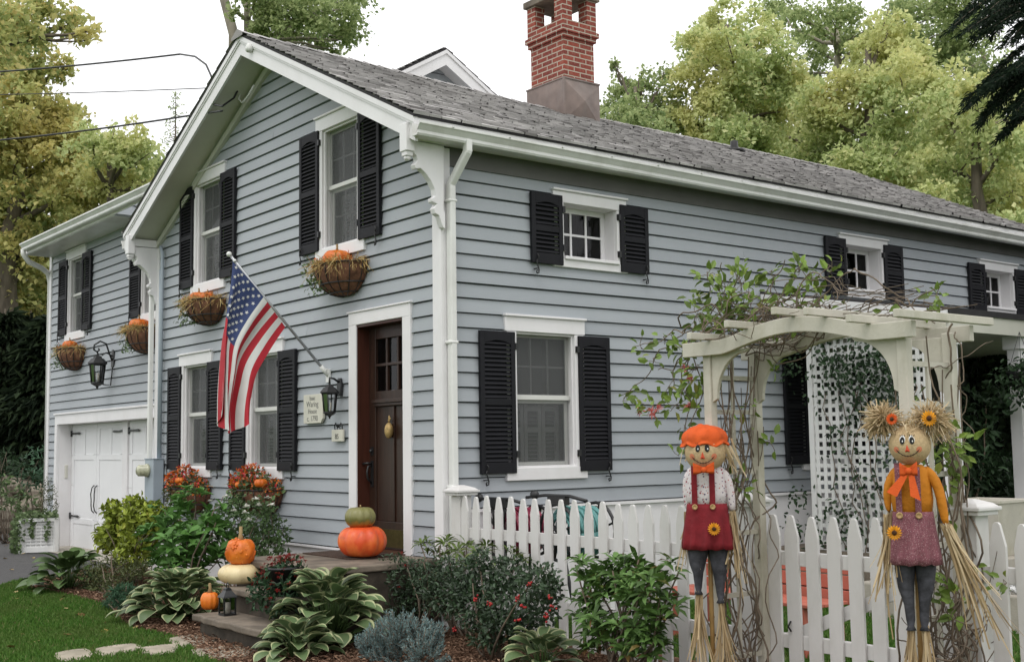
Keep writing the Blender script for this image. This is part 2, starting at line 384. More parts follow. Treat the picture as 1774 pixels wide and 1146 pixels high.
# ---------------------------------------------------------------- shingles
def shingles(mb, pt, slope_len, y0, y1, ex=.125, wid=(.09, .24)):
    i = 0
    while i*ex < slope_len:
        s0 = i*ex; y = y0-U(0, .2)
        while y < y1:
            w = U(*wid); a = max(y, y0); b = min(y+w, y1)
            if b-a > .01:
                lo = s0-.012-(U(.0, .03) if random.random() < .5 else 0)+U(-.004, .004); hi = min(s0+ex+.02, slope_len)
                t = U(.014, .027)
                P = [pt(lo, a, t), pt(lo, b-.004, t), pt(hi, b-.004, .003), pt(hi, a, .003), pt(lo, a, -.004), pt(lo, b-.004, -.004)]
                mb.add(P, [(0,1,2,3), (4,5,1,0)])
            y += w
        i += 1
SL = math.hypot(3.45, 1.66)
def pt_right(s, y, h):
    x = .2-s/SL*3.45; return (x+h*.43, y, zroof(x, y)+h*.9)
def pt_left(s, y, h):
    x = -6.7+s/SL*3.45; return (x-h*.43, y, zroof(x, y)+h*.9)
mb = MB(); shingles(mb, pt_right, SL, -.43, 10.45); shingles(mb, pt_left, SL, -.43, 10.45, .27, (.4, .7))
for y in np.arange(-.43, 10.4, .2):              # ridge caps
    a, b = y-.015, y+.2
    for sgn in (1, -1):
        P = [(-3.25, a, zroof(-3.25, a)+.035), (-3.25, b, zroof(-3.25, b)+.022), (-3.25+sgn*.14, b, zroof(-3.25+.14, b)+.016), (-3.25+sgn*.14, a, zroof(-3.25+.14, a)+.03)]
        mb.add(P, [(0,1,2,3)]); 
    mb.add([(-3.39, a, zroof(-3.11, a)+.03), (-3.25, a, zroof(-3.25, a)+.035), (-3.11, a, zroof(-3.11, a)+.03), (-3.11, a, zroof(-3.11, a)), (-3.39, a, zroof(-3.11, a))], [(0,1,2,3,4)])
WS = math.hypot(4.45, 2.67)
def pt_wf(s, x, h): t = s/WS; return (x, .0+t*4.45-h*.5, 5.06+t*2.67+h*.85)
def pt_wb(s, x, h): t = s/WS; return (x, 8.9-t*4.45+h*.5, 5.06+t*2.67+h*.85)
shingles(mb, pt_wf, WS, -12.6, -6.28, .14, (.2, .5)); shingles(mb, pt_wb, WS, -12.6, -6.28, .28, (.4, .8))
roof = mb.build('shingle_roof', M['shingle'], house)
mb = MB()                                         # roof deck: dark edge of the covering
for x0, x1 in ((.2, -3.25), (-6.7, -3.25)):
    for k in range(10):
        a, b = -.42+k*1.086, -.42+(k+1)*1.086
        mb.add([(x0, a, zroof(x0, a)-.002), (x0, b, zroof(x0, b)-.002), (x1, b, zroof(x1, b)-.002), (x1, a, zroof(x1, a)-.002),
                (x0, a, zroof(x0, a)-.03), (x0, b, zroof(x0, b)-.03), (x1, b, zroof(x1, b)-.03), (x1, a, zroof(x1, a)-.03)],
               [(0,1,2,3), (7,6,5,4), (0,4,5,1), (3,2,6,7), (0,3,7,4), (1,5,6,2)])
for y0, y1 in ((0., 4.45), (8.9, 4.45)):
    mb.add([(-12.58, y0, 5.055), (-6.3, y0, 5.055), (-6.3, y1, 7.725), (-12.58, y1, 7.725), (-12.58, y0, 5.02), (-6.3, y0, 5.02), (-6.3, y1, 7.69), (-12.58, y1, 7.69)],
           [(0,1,2,3), (7,6,5,4), (0,4,5,1), (3,2,6,7), (0,3,7,4), (1,5,6,2)])
mb.build('roof_deck', M['roofedge'], roof)
# plumbing vent on the far slope
p = on_x(1272, 253, -2.75); mb = MB()
mb.lathe((-2.75, p[1], zroof(-2.75, p[1])-.02), [(.16, .0), (.15, .03), (.06, .05), (.055, .16), (.03, .17)], 14)
mb.build('roof_vent', M['iron'], house)
# rake boards, crown strip, soffit of the gable
def rake(y, x0, x1, name):
    mb = MB()
    def z(x): return zroof(x, y)-.031
    def strip(o0, o1, h0, h1, mi=0):
        P = [(x0, y-o1, z(x0)-h0), (x1, y-o1, z(x1)-h0), (x1, y-o1, z(x1)-h1), (x0, y-o1, z(x0)-h1)]
        mb.prism(P, (0, o1-o0, 0), mi)
    strip(0, .028, .0, .215); strip(.0285, .05, .0, .052); strip(.0285, .04, .0535, .075)
    mb.build(name, M['trim'], house)
rake(-.37, .19, -3.25, 'rake_board'); rake(-.37, -6.69, -3.2505, 'rake_board')
mb = MB()
for x0, x1 in ((.1, -3.25), (-6.6, -3.2505)):
    za, zb = zroof(x0, 0)-.185, zroof(x1, 0)-.185
    mb.add([(x0, -.37, za), (x0, .0, za), (x1, .0, zb), (x1, -.37, zb)], [(0,1,2,3)])
    sx = 1 if x0 > -3 else -1                      # moulding where wall meets soffit
    mb.beam((x0-sx*.1, -.03, za-.035+.05*0), (x1, -.03, zb-.085+.05*0), .05, .07)
mb.build('soffit', M['soffit'], house)
mb = MB()                                         # eave fascia and soffit along the side
mb.box((.0, -.37, 4.215), (.175, 10.4, 4.225)); mb.box((.165, -.37, 4.225), (.188, 10.4, 4.375)); mb.build('eave_fascia', M['trim'], house); mb = MB()
mb.box((-6.69, -.37, 4.215), (-6.5, .2, 4.225)); mb.box((-6.69, -.37, 4.225), (-6.67, .43, 4.375))
mb.build('eave_fascia', M['trim'], house)
# K-style gutters
def gutter(mb, P0, P1, out, drop=.115, wid=.125):
    P0 = np.array(P0, float); P1 = np.array(P1, float); out = np.array(out, float); z = np.array([0, 0, 1.])
    prof = [(0,0), (0,-drop), (.075,-drop), (.085,-drop*.85), (.083,-drop*.62), (.112,-drop*.28), (wid,-drop*.18), (wid,0), (wid-.014,0), (wid-.016,-.012), (.1,-drop*.28), (.07,-drop*.9), (.006,-drop*.92), (.006,0)]
    mb.prism([P0+out*a+z*b for a, b in prof], P1-P0)
mb = MB(); gutter(mb, (.19, -.43, 4.315), (.19, 10.5, 4.26), (1, 0, 0))
for y in np.arange(-.1, 10.4, .62): mb.box((.19, y, 4.30), (.33, y+.02, 4.306))
mb.build('gutter', M['alu'], house)
mb = MB(); gutter(mb, (-6.45, -.02, 5.07), (-12.35, -.02, 5.09), (0, -1, 0)); mb.box((-12.4, -.019, 4.93), (-6.6, 0, 5.07)); mb.box((-12.45, 0, 4.92), (-6.6, .45, 4.93)); mb.build('gutter', M['alu'], house)
mb = MB(); gutter(mb, (-6.69, -.40, 4.315), (-6.69, .43, 4.31), (-1, 0, 0)); mb.build('gutter', M['alu'], house)
# downspouts
def spout(pts, w=.075, d=.055, up=(1, 0, 0)):
    mb = MB()
    for a, b in zip(pts[:-1], pts[1:]):
        a = np.array(a, float); b = np.array(b, float); e = (b-a)/np.linalg.norm(b-a)*.012; mb.beam(a-e, b+e, w, d, up)
    return mb
ya = .05
mb = spout([(.25, ya+.06, 4.22), (.25, ya+.06, 4.13), (.075, ya, 3.86), (.075, ya, .2)], .062, .075, (1,0,0))
for z in (3.7, 2.45, 1.2): mb.box((.02, ya-.045, z), (.116, ya+.045, z+.03))
mb.build('downspout', M['alu'], house, bevel=.012)
mb = spout([(-6.62, -.33, 4.2), (-6.6, -.3, 4.05), (-6.56, -.075, 3.85), (-6.56, -.075, .1)], .06, .06, (0,1,0)); mb.build('downspout', M['alu'], house, bevel=.012)
mb = MB(); mb.tube([(-12.33, -.08, 5.0), (-12.33, -.08, 4.92), (-12.36, .02, 4.8), (-12.42, .25, 4.72), (-12.56, .4, 4.66), (-12.58, .45, 4.5), (-12.58, .46, .1)], .045, 8); mb.build('downspout', M['alu'], house)
# scrolled corner brackets with pendant, beam end
def bracket(x, par):
    mb = MB()
    prof = [(-.02, 4.20), (-.34, 4.20), (-.37, 4.16), (-.36, 4.10), (-.31, 4.07), (-.30, 4.03), (-.335, 3.99), (-.32, 3.955), (-.27, 3.965), (-.22, 3.93), (-.165, 3.87), (-.125, 3.80),
            (-.115, 3.74), (-.155, 3.715), (-.15, 3.685), (-.10, 3.67), (-.135, 3.63), (-.12, 3.585), (-.08, 3.57), (-.06, 3.52), (-.04, 3.47), (-.015, 3.455), (-.015, 3.6), (-.03, 3.62)]
    mb.prism([(x-.035, a, b) for a, b in prof], (.07, 0, 0))
    mb.box((x-.055, -.43, 4.10), (x+.055, -.34, 4.345)); mb.box((x-.04, -.42, 4.06), (x+.04, -.35, 4.10)); mb.ball((x, -.385, 4.045), (.035, .032, .025))
    mb.box((x-.05, -.34, 4.205), (x+.05, .0, 4.30))
    return mb.build('scroll_bracket', M['trim'], par, bevel=.006)
bracket(.045, house); bracket(-6.52, house)
# rake boards of the wing gable that shows over the ridge
mb = MB()
for sgn in (1, -1):
    y0, y1 = 4.45-sgn*4.45, 4.45; z0, z1 = 5.02, 7.69
    P = [(-6.3, y0, z0), (-6.3, y1, z1), (-6.3, y1, z1-.24), (-6.3, y0, z0-.24)]
    mb.prism(P, (.028, 0, 0)); P = [(-6.271, y0, z0), (-6.271, y1, z1), (-6.271, y1, z1-.06), (-6.271, y0, z0-.06)]; mb.prism(P, (.02, 0, 0))
    mb.add([(-6.3, y0, z0-.2), (-6.3, y1, z1-.2), (-6.56, y1, z1-.2), (-6.56, y0, z0-.2)], [(0,1,2,3)])
mb.build('rake_board', M['trim'], house)

# ---------------------------------------------------------------- chimney
cx0, cx1, cy0, cy1 = -3.56, -2.885, 3.94, 4.46
chim = MB(); chim.box((cx0, cy0, 5.4), (cx1, cy1, 6.84))
for a, b, o in ((6.84, 6.905, .028), (6.905, 6.972, .055), (6.972, 7.07, .03)): chim.box((cx0-o, cy0-o, a), (cx1+o, cy1+o, b))
o = .03
for px_, qx in ((cx0-o, cx0+.14), (cx1-.14, cx1+o)):
    for py_, qy in ((cy0-o, cy0+.13), (cy1-.13, cy1+o)): chim.box((px_, py_, 7.07), (qx, qy, 7.40))
chim = chim.build('chimney', M['brick'], house)
mb = MB(); mb.box((cx0-.07, cy0-.07, 7.40), (cx1+.07, cy1+.07, 7.49)); mb.build('chimney_cap', M['stone'], chim, bevel=.01)
mb = MB(); e = .045; zt = 6.27
X0, X1, Y0, Y1 = cx0-e, cx1+e, cy0-e, cy1+e
mb.box((X0, Y0, 5.55), (X1, Y1, zt))
cxm = (X1+.02, (Y0+Y1)/2, 6.0); ym = (Y0+Y1)/2           # cross-folded copper panel on the near face
for a, b in (((Y0, 5.72), (Y1, 5.72)), ((Y1, 5.72), (Y1, zt-.02)), ((Y1, zt-.02), (Y0, zt-.02)), ((Y0, zt-.02), (Y0, 5.72))):
    mb.add([(X1+.003, a[0], a[1]), (X1+.003, b[0], b[1]), (X1+.06, ym, 6.0)], [(0,1,2)])
mb.beam((X1+.004, Y0-.004, 5.55), (X1+.004, Y0-.004, zt), .025, .025, (1,0,0)); mb.box((X0-.01, Y0-.01, zt), (X1+.012, Y1+.01, zt+.018))
mb.build('copper_flashing', M['copper'], chim)

# ---------------------------------------------------------------- windows and shutters
def window(F, c, w, kind='double', drapes=True):
    h, z0, z1 = w['h'], w['z0'], w['z1']; u0, u1 = c-h, c+h
    small = kind == 'small'
    dep = .15 if small else .06                    # how far the sash sits behind the casing
    mb = MB(F); T = .034
    mb.box((u0-.115, -.01, z0-.01), (u0, T, z1)); mb.box((u1, -.01, z0-.01), (u1+.115, T, z1))
    # jamb reveals
    mb.box((u0-.018, -dep-.03, z0), (u0, -.011, z1)); mb.box((u1, -dep-.03, z0), (u1+.018, -.011, z1)); mb.box((u0-.018, -dep-.03, z1), (u1+.018, -.011, z1+.018))
    mb.box((u0-.018, -dep-.03, z0-.02), (u1+.018, -.011, z0))
    if not small:                                  # inner stop bead
        mb.box((u0, -.02, z0), (u0+.02, .006, z1)); mb.box((u1-.02, -.02, z0), (u1, .006, z1)); mb.box((u0+.02, -.02, z1-.02), (u1-.02, .006, z1))
    win = mb.build('window', M['trim'], house, bevel=.003, seg=1)
    mb = MB(F); hh = .11 if small else .135
    mb.box((u0-.13, -.01, z1), (u1+.13, T+.004, z1+hh)); mb.box((u0-.14, -.01, z1+hh), (u1+.14, .06, z1+hh+.022)); mb.build('head_casing', M['trim'], win, bevel=.004, seg=1)
    mb = MB(F); sh = .095 if small else .125
    mb.box((u0-.13, -.011, z0-sh), (u1+.13, T+.006, z0-.0105)); mb.box((u0-.005, -dep-.01, z0-.02), (u1+.005, T+.03, z0+.012) if small else (u1+.005, .03, z0+.004)); mb.build('sill', M['trim'], win, bevel=.004, seg=1)
    zm = z0+(z1-z0)*.505
    sash = MB(F); gr = MB(F); st = .042; y0, y1 = -dep-.022, -dep
    if small:
        sash.box((u0, y0, z0), (u0+.05, y1, z1)); sash.box((u1-.05, y0, z0), (u1, y1, z1)); sash.box((u0, y0, z0), (u1, y1+.001, z0+.05)); sash.box((u0, y0, z1-.05), (u1, y1+.001, z1))
        a, b = u0+.05, u1-.05; zc = (z0+z1)/2
        for k in (1, 2): x = a+(b-a)*k/3; gr.box((x-.011, y0+.004, z0+.05), (x+.011, y1-.003, z1-.05))
        gr.box((a, y0+.003, zc-.011), (b, y1-.002, zc+.011))
        panes = [(a, b, z0+.05, z1-.05, y0+.008)]
    else:
        for za, zb, yo in ((zm, z1-.002, 0.), (z0, zm, -.028)):
            a0, a1 = y0+yo, y1+yo
            sash.box((u0, a0, za), (u0+st, a1, zb)); sash.box((u1-st, a0, za), (u1, a1, zb)); sash.box((u0+st, a0, zb-st), (u1-st, a1, zb)); sash.box((u0+st, a0, za), (u1-st, a1, za+st*.9))
        sash.box((u0, y0, zm-.012), (u1, y1+.016, zm+.03))
        a, b = u0+st, u1-st
        for za, zb, yo in ((zm+.03, z1-st, -.005), (z0+st, zm, -.03)):
            if kind == 'low' and za < zm: continue
            for k in (1, 2): x = a+(b-a)*k/3; gr.box((x-.009, y0+yo, za), (x+.009, y0+yo+.010, zb))
            zc = (za+zb)/2; gr.box((a, y0+yo+.001, zc-.009), (b, y0+yo+.011, zc+.009))
        panes = [(a, b, zm+.03, z1-st, y0+.014), (a, b, z0+st*.9, zm-.012, y0-.012)]
    sash.build('sash', M['trim'] if small else M['sash'], win, bevel=.003, seg=1)
    gr.build('glazing_bars', M['trim'] if small else M['grille'], win)
    mb = MB(F)
    for a, b, za, zb, yy in panes: mb.quad((a, yy, zb), (b, yy, zb), (b, yy, za), (a, yy, za))
    mb.build('pane', M['glass'], win)
    if not small: mb = MB(F); mb.quad((u0+.02, y1+.012, z1-.02), (u1-.02, y1+.012, z1-.02), (u1-.02, y1+.012, z0), (u0+.02, y1+.012, z0)); mb.build('insect_screen', M['screen'], win)
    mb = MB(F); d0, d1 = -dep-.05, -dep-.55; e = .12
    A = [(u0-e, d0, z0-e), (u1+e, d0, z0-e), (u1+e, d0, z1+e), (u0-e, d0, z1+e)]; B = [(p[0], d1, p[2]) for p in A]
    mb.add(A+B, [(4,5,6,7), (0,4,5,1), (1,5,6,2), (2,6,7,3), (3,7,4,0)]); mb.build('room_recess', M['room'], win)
    if drapes and not small:                       # louvred half shutters inside, behind the lower sash
        mb = MB(F); d = -dep-.14
        for k in range(3):
            a = u0+.03+k*(2*h-.06)/3; b = a+(2*h-.06)/3-.008
            mb.box((a, d, z0), (a+.04, d+.02, zm-.05)); mb.box((b-.04, d, z0), (b, d+.02, zm-.05))
            for zz in (z0, z0+(zm-z0)*.5, zm-.11): mb.box((a+.04, d, zz), (b-.04, d+.02, zz+.05))
            z = z0+.07
            while z < zm-.12:
                mb.beam((a+.04, d+.012, z), (b-.04, d+.012, z), .032, .005, (0, 0, 1)); z += .036
        mb.build('interior_shutter', M['plant_shutter'], win)
    return win
def shutter(F, ua, ub, z0, z1, hook_u, tilt=0.):
    mb = MB(F); a, b = .024, .058; st = .048
    mb.box((ua, a, z0), (ua+st, b, z1)); mb.box((ub-st, a, z0), (ub, b, z1))
    zm = z0+(z1-z0)*.5; rails = [(z0, z0+.10), (zm-.03, zm+.03), (z1-.085, z1)]
    for p, q in rails: mb.box((ua+st, a, p), (ub-st, b-.001, q))
    mb.quad((ua+st, a+.003, z0), (ub-st, a+.003, z0), (ub-st, a+.003, z1), (ua+st, a+.003, z1))
    n = 7; arc = [(ua+st+(ub-ua-2*st)*k/n, b-.0015, z1-.085-.028*(1-math.sin(PI*k/n))) for k in range(n+1)]  # arched head of the louvre panel
    mb.prism(arc+[(ub-st, b-.0015, z1-.08), (ua+st, b-.0015, z1-.08)], (0, -.012, 0))
    sh = bvl(mb, 'shutter', M['shutter'], house, .003)
    mb = MB(F)
    for (p, q) in ((rails[0][1], rails[1][0]), (rails[1][1], rails[2][0])):
        k = int((q-p)/.0375); s = (q-p)/k
        for i in range(k):
            z = p+(i+.5)*s
            mb.add([(ua+st, a+.006, z+s*.45), (ub-st, a+.006, z+s*.45), (ub-st, b-.006, z-s*.38), (ua+st, b-.006, z-s*.38), (ua+st, a+.012, z+s*.5), (ub-st, a+.012, z+s*.5), (ub-st, b-.001, z-s*.3), (ua+st, b-.001, z-s*.3)],
                   [(4,5,6,7), (0,1,5,4), (3,7,6,2), (0,3,2,1)])
    mb.build('louvres', M['shutter'], sh)
    mb = MB(F); d = .07; zz = z0+.03               # S-shaped holdback
    P = [(hook_u, d, zz), (hook_u-.012, d, zz-.02), (hook_u+.004, d, zz-.06), (hook_u+.016, d, zz-.095), (hook_u+.012, d, zz-.125), (hook_u-.008, d, zz-.13), (hook_u-.014, d, zz-.112), (hook_u-.002, d, zz-.1)]
    mb.tube(P, .007, 6); mb.tube([(hook_u, d, zz), (hook_u+.015, d, zz+.03), (hook_u+.0, d, zz+.05)], .007, 6); mb.box((hook_u-.008, .02, zz-.09), (hook_u+.006, d, zz-.08)); mb.build('holdback', M['iron'], sh)
    mb = MB(F); hu = ub if hook_u < (ua+ub)/2 else ua; s = 1 if hu == ub else -1
    for z in (z0+.14, z1-.16): mb.box((min(hu, hu+s*.03), .03, z), (max(hu, hu+s*.03), .062, z+.06))
    mb.build('hinge', M['iron'], sh)
def both(F, c, w, s0=.40, s1=.795, zs=None):
    za, zb = zs or (w['z0']-.02, w['z1']+.008)
    shutter(F, c-s1, c-s0, za, zb, c-s1+.05); shutter(F, c+s0, c+s1, za, zb, c+s1-.05)
for c, w in FW: window(FAC, c, w, 'double' if w is UP else 'low'); both(FAC, c, w, zs=((w['z0']-.02, w['z1']+.01) if w is UP else (1.335, 2.605)))
for c, w in WW: window(WNG, c, w, 'double', False); both(WNG, c, w, .38, .80)
for c, w in SW[:2]: window(SID, c, w, 'low'); both(SID, c, w, .385, .78, (1.315, 2.59))
for c, w in SW[2:]: window(SID, c, w, 'small', False); both(SID, c, w, .375, .755, (w['z0']-.085, w['z1']+.06))

# ---------------------------------------------------------------- front door
mb = MB(FAC)
mb.box((-1.565, -.01, .56), (-1.425, .036, 2.745)); mb.box((-.60, -.01, .56), (-.465, .036, 2.745)); mb.box((-1.565, -.01, 2.745), (-.465, .036, 2.865)); mb.box((-1.58, -.01, 2.865), (-.45, .05, 2.882))
mb.build('door_casing', M['trim'], house, bevel=.004, seg=1)
mb = MB(FAC)
mb.box((-1.45, -.17, .6), (-1.424, .02, 2.746)); mb.box((-.601, -.17, .6), (-.575, .02, 2.746)); mb.box((-1.424, -.17, 2.72), (-.601, .02, 2.746)); mb.box((-1.46, -.22, .575), (-.565, .06, .612))
mb.build('door_jamb', M['jamb'], house)
mb = MB(FAC); a, b = -1.424, -.601; y0, y1 = -.155, -.112
for p, q in ((a, a+.12), (b-.12, b)): mb.box((p, y0, .615), (q, y1, 2.72))
for p, q in ((.615, .87), (1.95, 2.10), (2.60, 2.72)): mb.box((a+.12, y0, p), (b-.12, y1, q))
mb.box((-1.048, y0, .87), (-.977, y1, 1.95))
mb.box((a+.12, y0+.005, .87), (-1.048, y1-.016, 1.95)); mb.box((-.977, y0+.005, .87), (b-.12, y1-.016, 1.95))
mb.box((a+.09, y1, 1.985), (b-.09, y1+.03, 2.02)); mb.box((a+.10, y1, 1.955), (b-.10, y1+.016, 1.985))
for k in (1, 2): x = a+.12+(b-a-.24)*k/3; mb.box((x-.014, y0+.006, 2.10), (x+.014, y1-.004, 2.60))
mb.box((a+.12, y0+.007, 2.336), (b-.12, y1-.003, 2.364))
door = mb.build('door', M['door'], house, bevel=.004)
mb = MB(FAC); mb.quad((a+.12, -.14, 2.6), (b-.12, -.14, 2.6), (b-.12, -.14, 2.1), (a+.12, -.14, 2.1)); mb.build('pane', M['glass'], door)
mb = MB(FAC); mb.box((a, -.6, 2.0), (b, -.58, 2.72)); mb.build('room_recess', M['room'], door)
mb = MB(FAC); mb.box((a+.03, y1, .635), (b-.03, y1+.006, .80)); mb.build('kick_plate', M['brass'], door)
mb = MB(FAC); hx = a+.06
mb.box((hx-.022, y1, 1.49), (hx+.022, y1+.012, 1.57)); mb.box((hx-.02, y1, 1.19), (hx+.02, y1+.012, 1.44))
mb.tube([(hx, y1+.01, 1.39), (hx, y1+.05, 1.385), (hx, y1+.062, 1.33), (hx, y1+.055, 1.27), (hx, y1+.01, 1.22)], .011, 8); mb.tube([(hx, y1+.01, 1.41), (hx+.0, y1+.06, 1.415), (hx-.05, y1+.075, 1.41)], .012, 8); mb.ball((hx, y1+.02, 1.53), .018)
mb.build('handle', M['iron'], door)
# golden pineapple-shaped knocker
mb = MB(FAC); kx, kz = -1.02, 1.72
mb.ball((kx, y1+.03, kz), (.048, .04, .075), 14, 10)
mb.tube([(kx-.02, y1+.02, kz+.10), (kx, y1+.03, kz+.075)], .006); mb.tube([(kx+.02, y1+.025, kz+.12), (kx, y1+.03, kz+.075)], .006); mb.tube([(kx, y1+.025, kz+.14), (kx, y1+.03, kz+.075)], .007)
kn = mb.build('knocker', paint('aged_gold', (.42,.29,.12), .5, .3, 30, metal=.3), door)

# ---------------------------------------------------------------- garage doors
mb = MB(WNG)
mb.box((-12.06, -.01, -.12), (-11.945, .034, 2.03)); mb.box((-12.06, -.01, 2.03), (-6.52, .034, 2.19)); mb.box((-12.08, -.01, 2.19), (-6.52, .055, 2.22))
mb.box((-11.97, -.26, -.12), (-11.945, -.011, 2.03)); mb.box((-11.945, -.26, 2.03), (-6.52, -.011, 2.055)); mb.box((-9.5, -.26, -.12), (-9.3, -.19, 2.03))
mb.build('garage_casing', M['trim'], house, bevel=.004, seg=1)
for g0, g1 in ((-11.94, -9.505), (-9.295, -6.86)):
    mb = MB(WNG); y0 = -.255; mb.box((g0, y0, -.09), (g1, -.23, 2.03)); gm = (g0+g1)/2
    for p, q in ((g0, gm-.004), (gm+.004, g1)):
        for (r0, r1) in ((-.08, .47), (.47+.008, 1.02), (1.028, 1.52), (1.528, 2.02)):
            f = .012
            mb.box((p+.004, -.23, r0), (p+.13, -.23+f, r1)); mb.box((q-.13, -.23, r0), (q-.004, -.23+f, r1))
        for z in (-.08, .40, 1.44, 1.93): mb.box((p+.13, -.23, z), (q-.13, -.219, z+.09))
        mid = (p+q)/2; mb.box((mid-.06, -.23, 1.53), (mid+.06, -.219, 1.93))
    gd = mb.build('garage_door', M['garage'], house, bevel=.003, seg=1)
    for s, e in ((1, g0), (-1, g1)):
        for z in (1.88, .52):
            mb = MB(WNG)
            mb.prism([(e, -.21, z-.018), (e+s*.18, -.21, z-.012), (e+s*.40, -.21, z-.02), (e+s*.46, -.21, z), (e+s*.40, -.21, z+.02), (e+s*.18, -.21, z+.012), (e, -.21, z+.022)], (0, .012, 0))
            mb.box((e-.01, -.215, z-.05), (e+.012*s+.02, -.195, z+.05)); mb.build('strap_hinge', M['iron'], gd)
    for s in (-1, 1):
        mb = MB(WNG); x = gm+s*.07
        mb.tube([(x, -.215, 1.04), (x, -.18, 1.0), (x+s*.012, -.165, .9), (x-s*.0, -.17, .8), (x-s*.012, -.165, .72), (x, -.18, .64), (x, -.215, .6)], .009, 6); mb.build('handle', M['iron'], gd)
mb = MB(); mb.box((-11.95, .56, 1.14), (-11.925, .61, 1.36)); o = mb.build('keypad', M['soffit'], house, bevel=.008)
# porch lean-to on the far side
PY = 4.2
mb = MB(); 
mb.prism([(.02, PY, 3.20), (2.30, PY, 2.80), (2.30, PY, 2.74), (.02, PY, 3.14)], (0, 6.3, 0)); proof = mb.build('porch_roof', M['roofedge'], house)
mb = MB(); mb.prism([(.05, PY-.03, 3.165), (2.28, PY-.03, 2.775), (2.28, PY-.03, 2.66), (.05, PY-.03, 3.05)], (0, .028, 0)); mb.build('rake_trim', M['trim'], proof)
mb = MB(); mb.box((2.25, PY, 2.58), (2.285, 10.5, 2.765)); mb.box((.0, PY, 2.60), (2.25, 10.5, 2.62)); mb.build('porch_fascia', M['soffit'], proof)
for y in (PY+.12, 5.55, 8.0):
    mb = MB(); mb.box((2.08, y, .45), (2.21, y+.13, 2.6)); mb.box((2.05, y-.03, .45), (2.24, y+.16, .6)); mb.box((2.05, y-.03, 2.46), (2.24, y+.16, 2.598)); mb.build('porch_post', M['trim'], proof, bevel=.005)
mb = MB(); mb.box((.05, PY-.05, .1), (2.35, 10.5, .45)); mb.build('porch_floor', M['stone'], house)
mb = MB(SID); u = 7.3; mb.box((u-.55, .0, .45), (u-.43, .05, 2.45)); mb.box((u+.43, .0, .45), (u+.55, .05, 2.45)); mb.box((u-.6, .0, 2.45), (u+.6, .06, 2.58)); mb.build('door_casing', M['trim'], house)
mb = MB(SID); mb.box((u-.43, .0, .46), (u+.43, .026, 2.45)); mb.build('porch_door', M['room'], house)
# ================================================================= SETTING
def grassmat():
    m, nt, bs = newmat('lawn_green'); setp(bs, .8, .15)
    c = ramp(nt, noise(nt, 3, 6), [(.3, (.035,.080,.010)), (.7, (.06,.125,.018))]); L_(nt, c, bs.inputs['Base Color']); return m
M['grass'] = grassmat()
M['blade'] = island('grass_blade', [(0, (.045,.115,.016)), (.5, (.08,.185,.026)), (.88, (.12,.235,.045)), (1, (.24,.22,.10))], .6, .25, .3, tint=((.11,.17,.04), 1.3))
def mulchmat():
    m, nt, bs = newmat('bark_mulch'); setp(bs, .95, .1)
    a = noise(nt, 22, 6, .65); c = ramp(nt, a, [(.3, (.05,.026,.017)), (.55, (.14,.080,.052)), (.75, (.25,.16,.11))]); L_(nt, c, bs.inputs['Base Color']); bump(nt, bs, a, 1., .03); return m
M['mulch'] = mulchmat()
M['chips'] = island('mulch_chip', [(0, (.08,.042,.027)), (.5, (.20,.118,.078)), (1, (.36,.24,.165))], .9, .15)
M['asphalt'] = paint('asphalt', (.075,.073,.074), .85, .2, 20, dirt=(.11,.105,.10), bumpy=.4, bscale=120)
M['concrete'] = paint('concrete', (.38,.35,.30), .85, .15, 5, dirt=(.22,.2,.16), bumpy=.3, bscale=60)
M['gravel'] = island('white_gravel', [(0, (.35,.35,.34)), (1, (.75,.75,.74))], .8)
def sheet(name, pts, z, mat, kind='structure', par=None):
    mb = MB(); mb.add([(p[0], p[1], z) for p in pts], [tuple(range(len(pts)))]); o = mb.build(name, mat); tag(o, kind=kind); return o
# one ground sheet, gently rising far behind the house
def gz(x, y): 
    d = math.hypot(x+3, y-3); return -.06 if False else (0. if d < 22 else min(3., (d-22)*.05))
n = 60; xs = np.linspace(-1, 1, n); xs = np.sign(xs)*np.abs(xs)**2.2*400
V = [(x, y, (0 if (x+3)**2+(y-3)**2 < 500 else min(3.5, (math.hypot(x+3, y-3)-22.36)*.05))) for y in xs for x in xs]
F_ = [(j*n+i, j*n+i+1, (j+1)*n+i+1, (j+1)*n+i) for j in range(n-1) for i in range(n-1)]
mb = MB(); mb.add(V, F_, 0, True); tag(mb.build('ground', M['grass']), kind='structure')
bed = [(-7.2,-.02),(-7.1,-1.1),(-6.1,-1.68),(-4.9,-1.62),(-3.6,-1.62),(-2.9,-1.80),(-2.0,-1.98),(-1.1,-1.93),(.0,-2.15),(.6,-2.1),(1.1,-2.15),(2.2,-2.0),(3.2,-1.6),(5.5,-1.4),(6,.25),(.2,.4),(.1,-.02)]
def smooth_poly(P, k=6):
    P = [np.array(p, float) for p in P]; n = len(P); out = []
    for i in range(n):
        a, b, c, d = P[i-1], P[i], P[(i+1) % n], P[(i+2) % n]
        for t in np.arange(k)/k: out.append(.5*((2*b)+(-a+c)*t+(2*a-5*b+4*c-d)*t*t+(-a+3*b-3*c+d)*t**3))
    return out
sheet('mulch_bed', smooth_poly(bed), .012, M['mulch'])
sheet('driveway', [(-7.4,-.05),(-7.4,-1.2),(-6.45,-1.9),(-6.9,-2.6),(-9,-4.4),(-14,-8),(-40,-14),(-40,2.6),(-20,1.9),(-15.2,1.4),(-12.4,1.2),(-6.6,.75),(-6.6,-.05)], .008, M['asphalt'])
sheet('garage_apron', [(-12.3,.72),(-12.3,.02),(-6.5,.02),(-6.5,.72)], .02, M['concrete'])
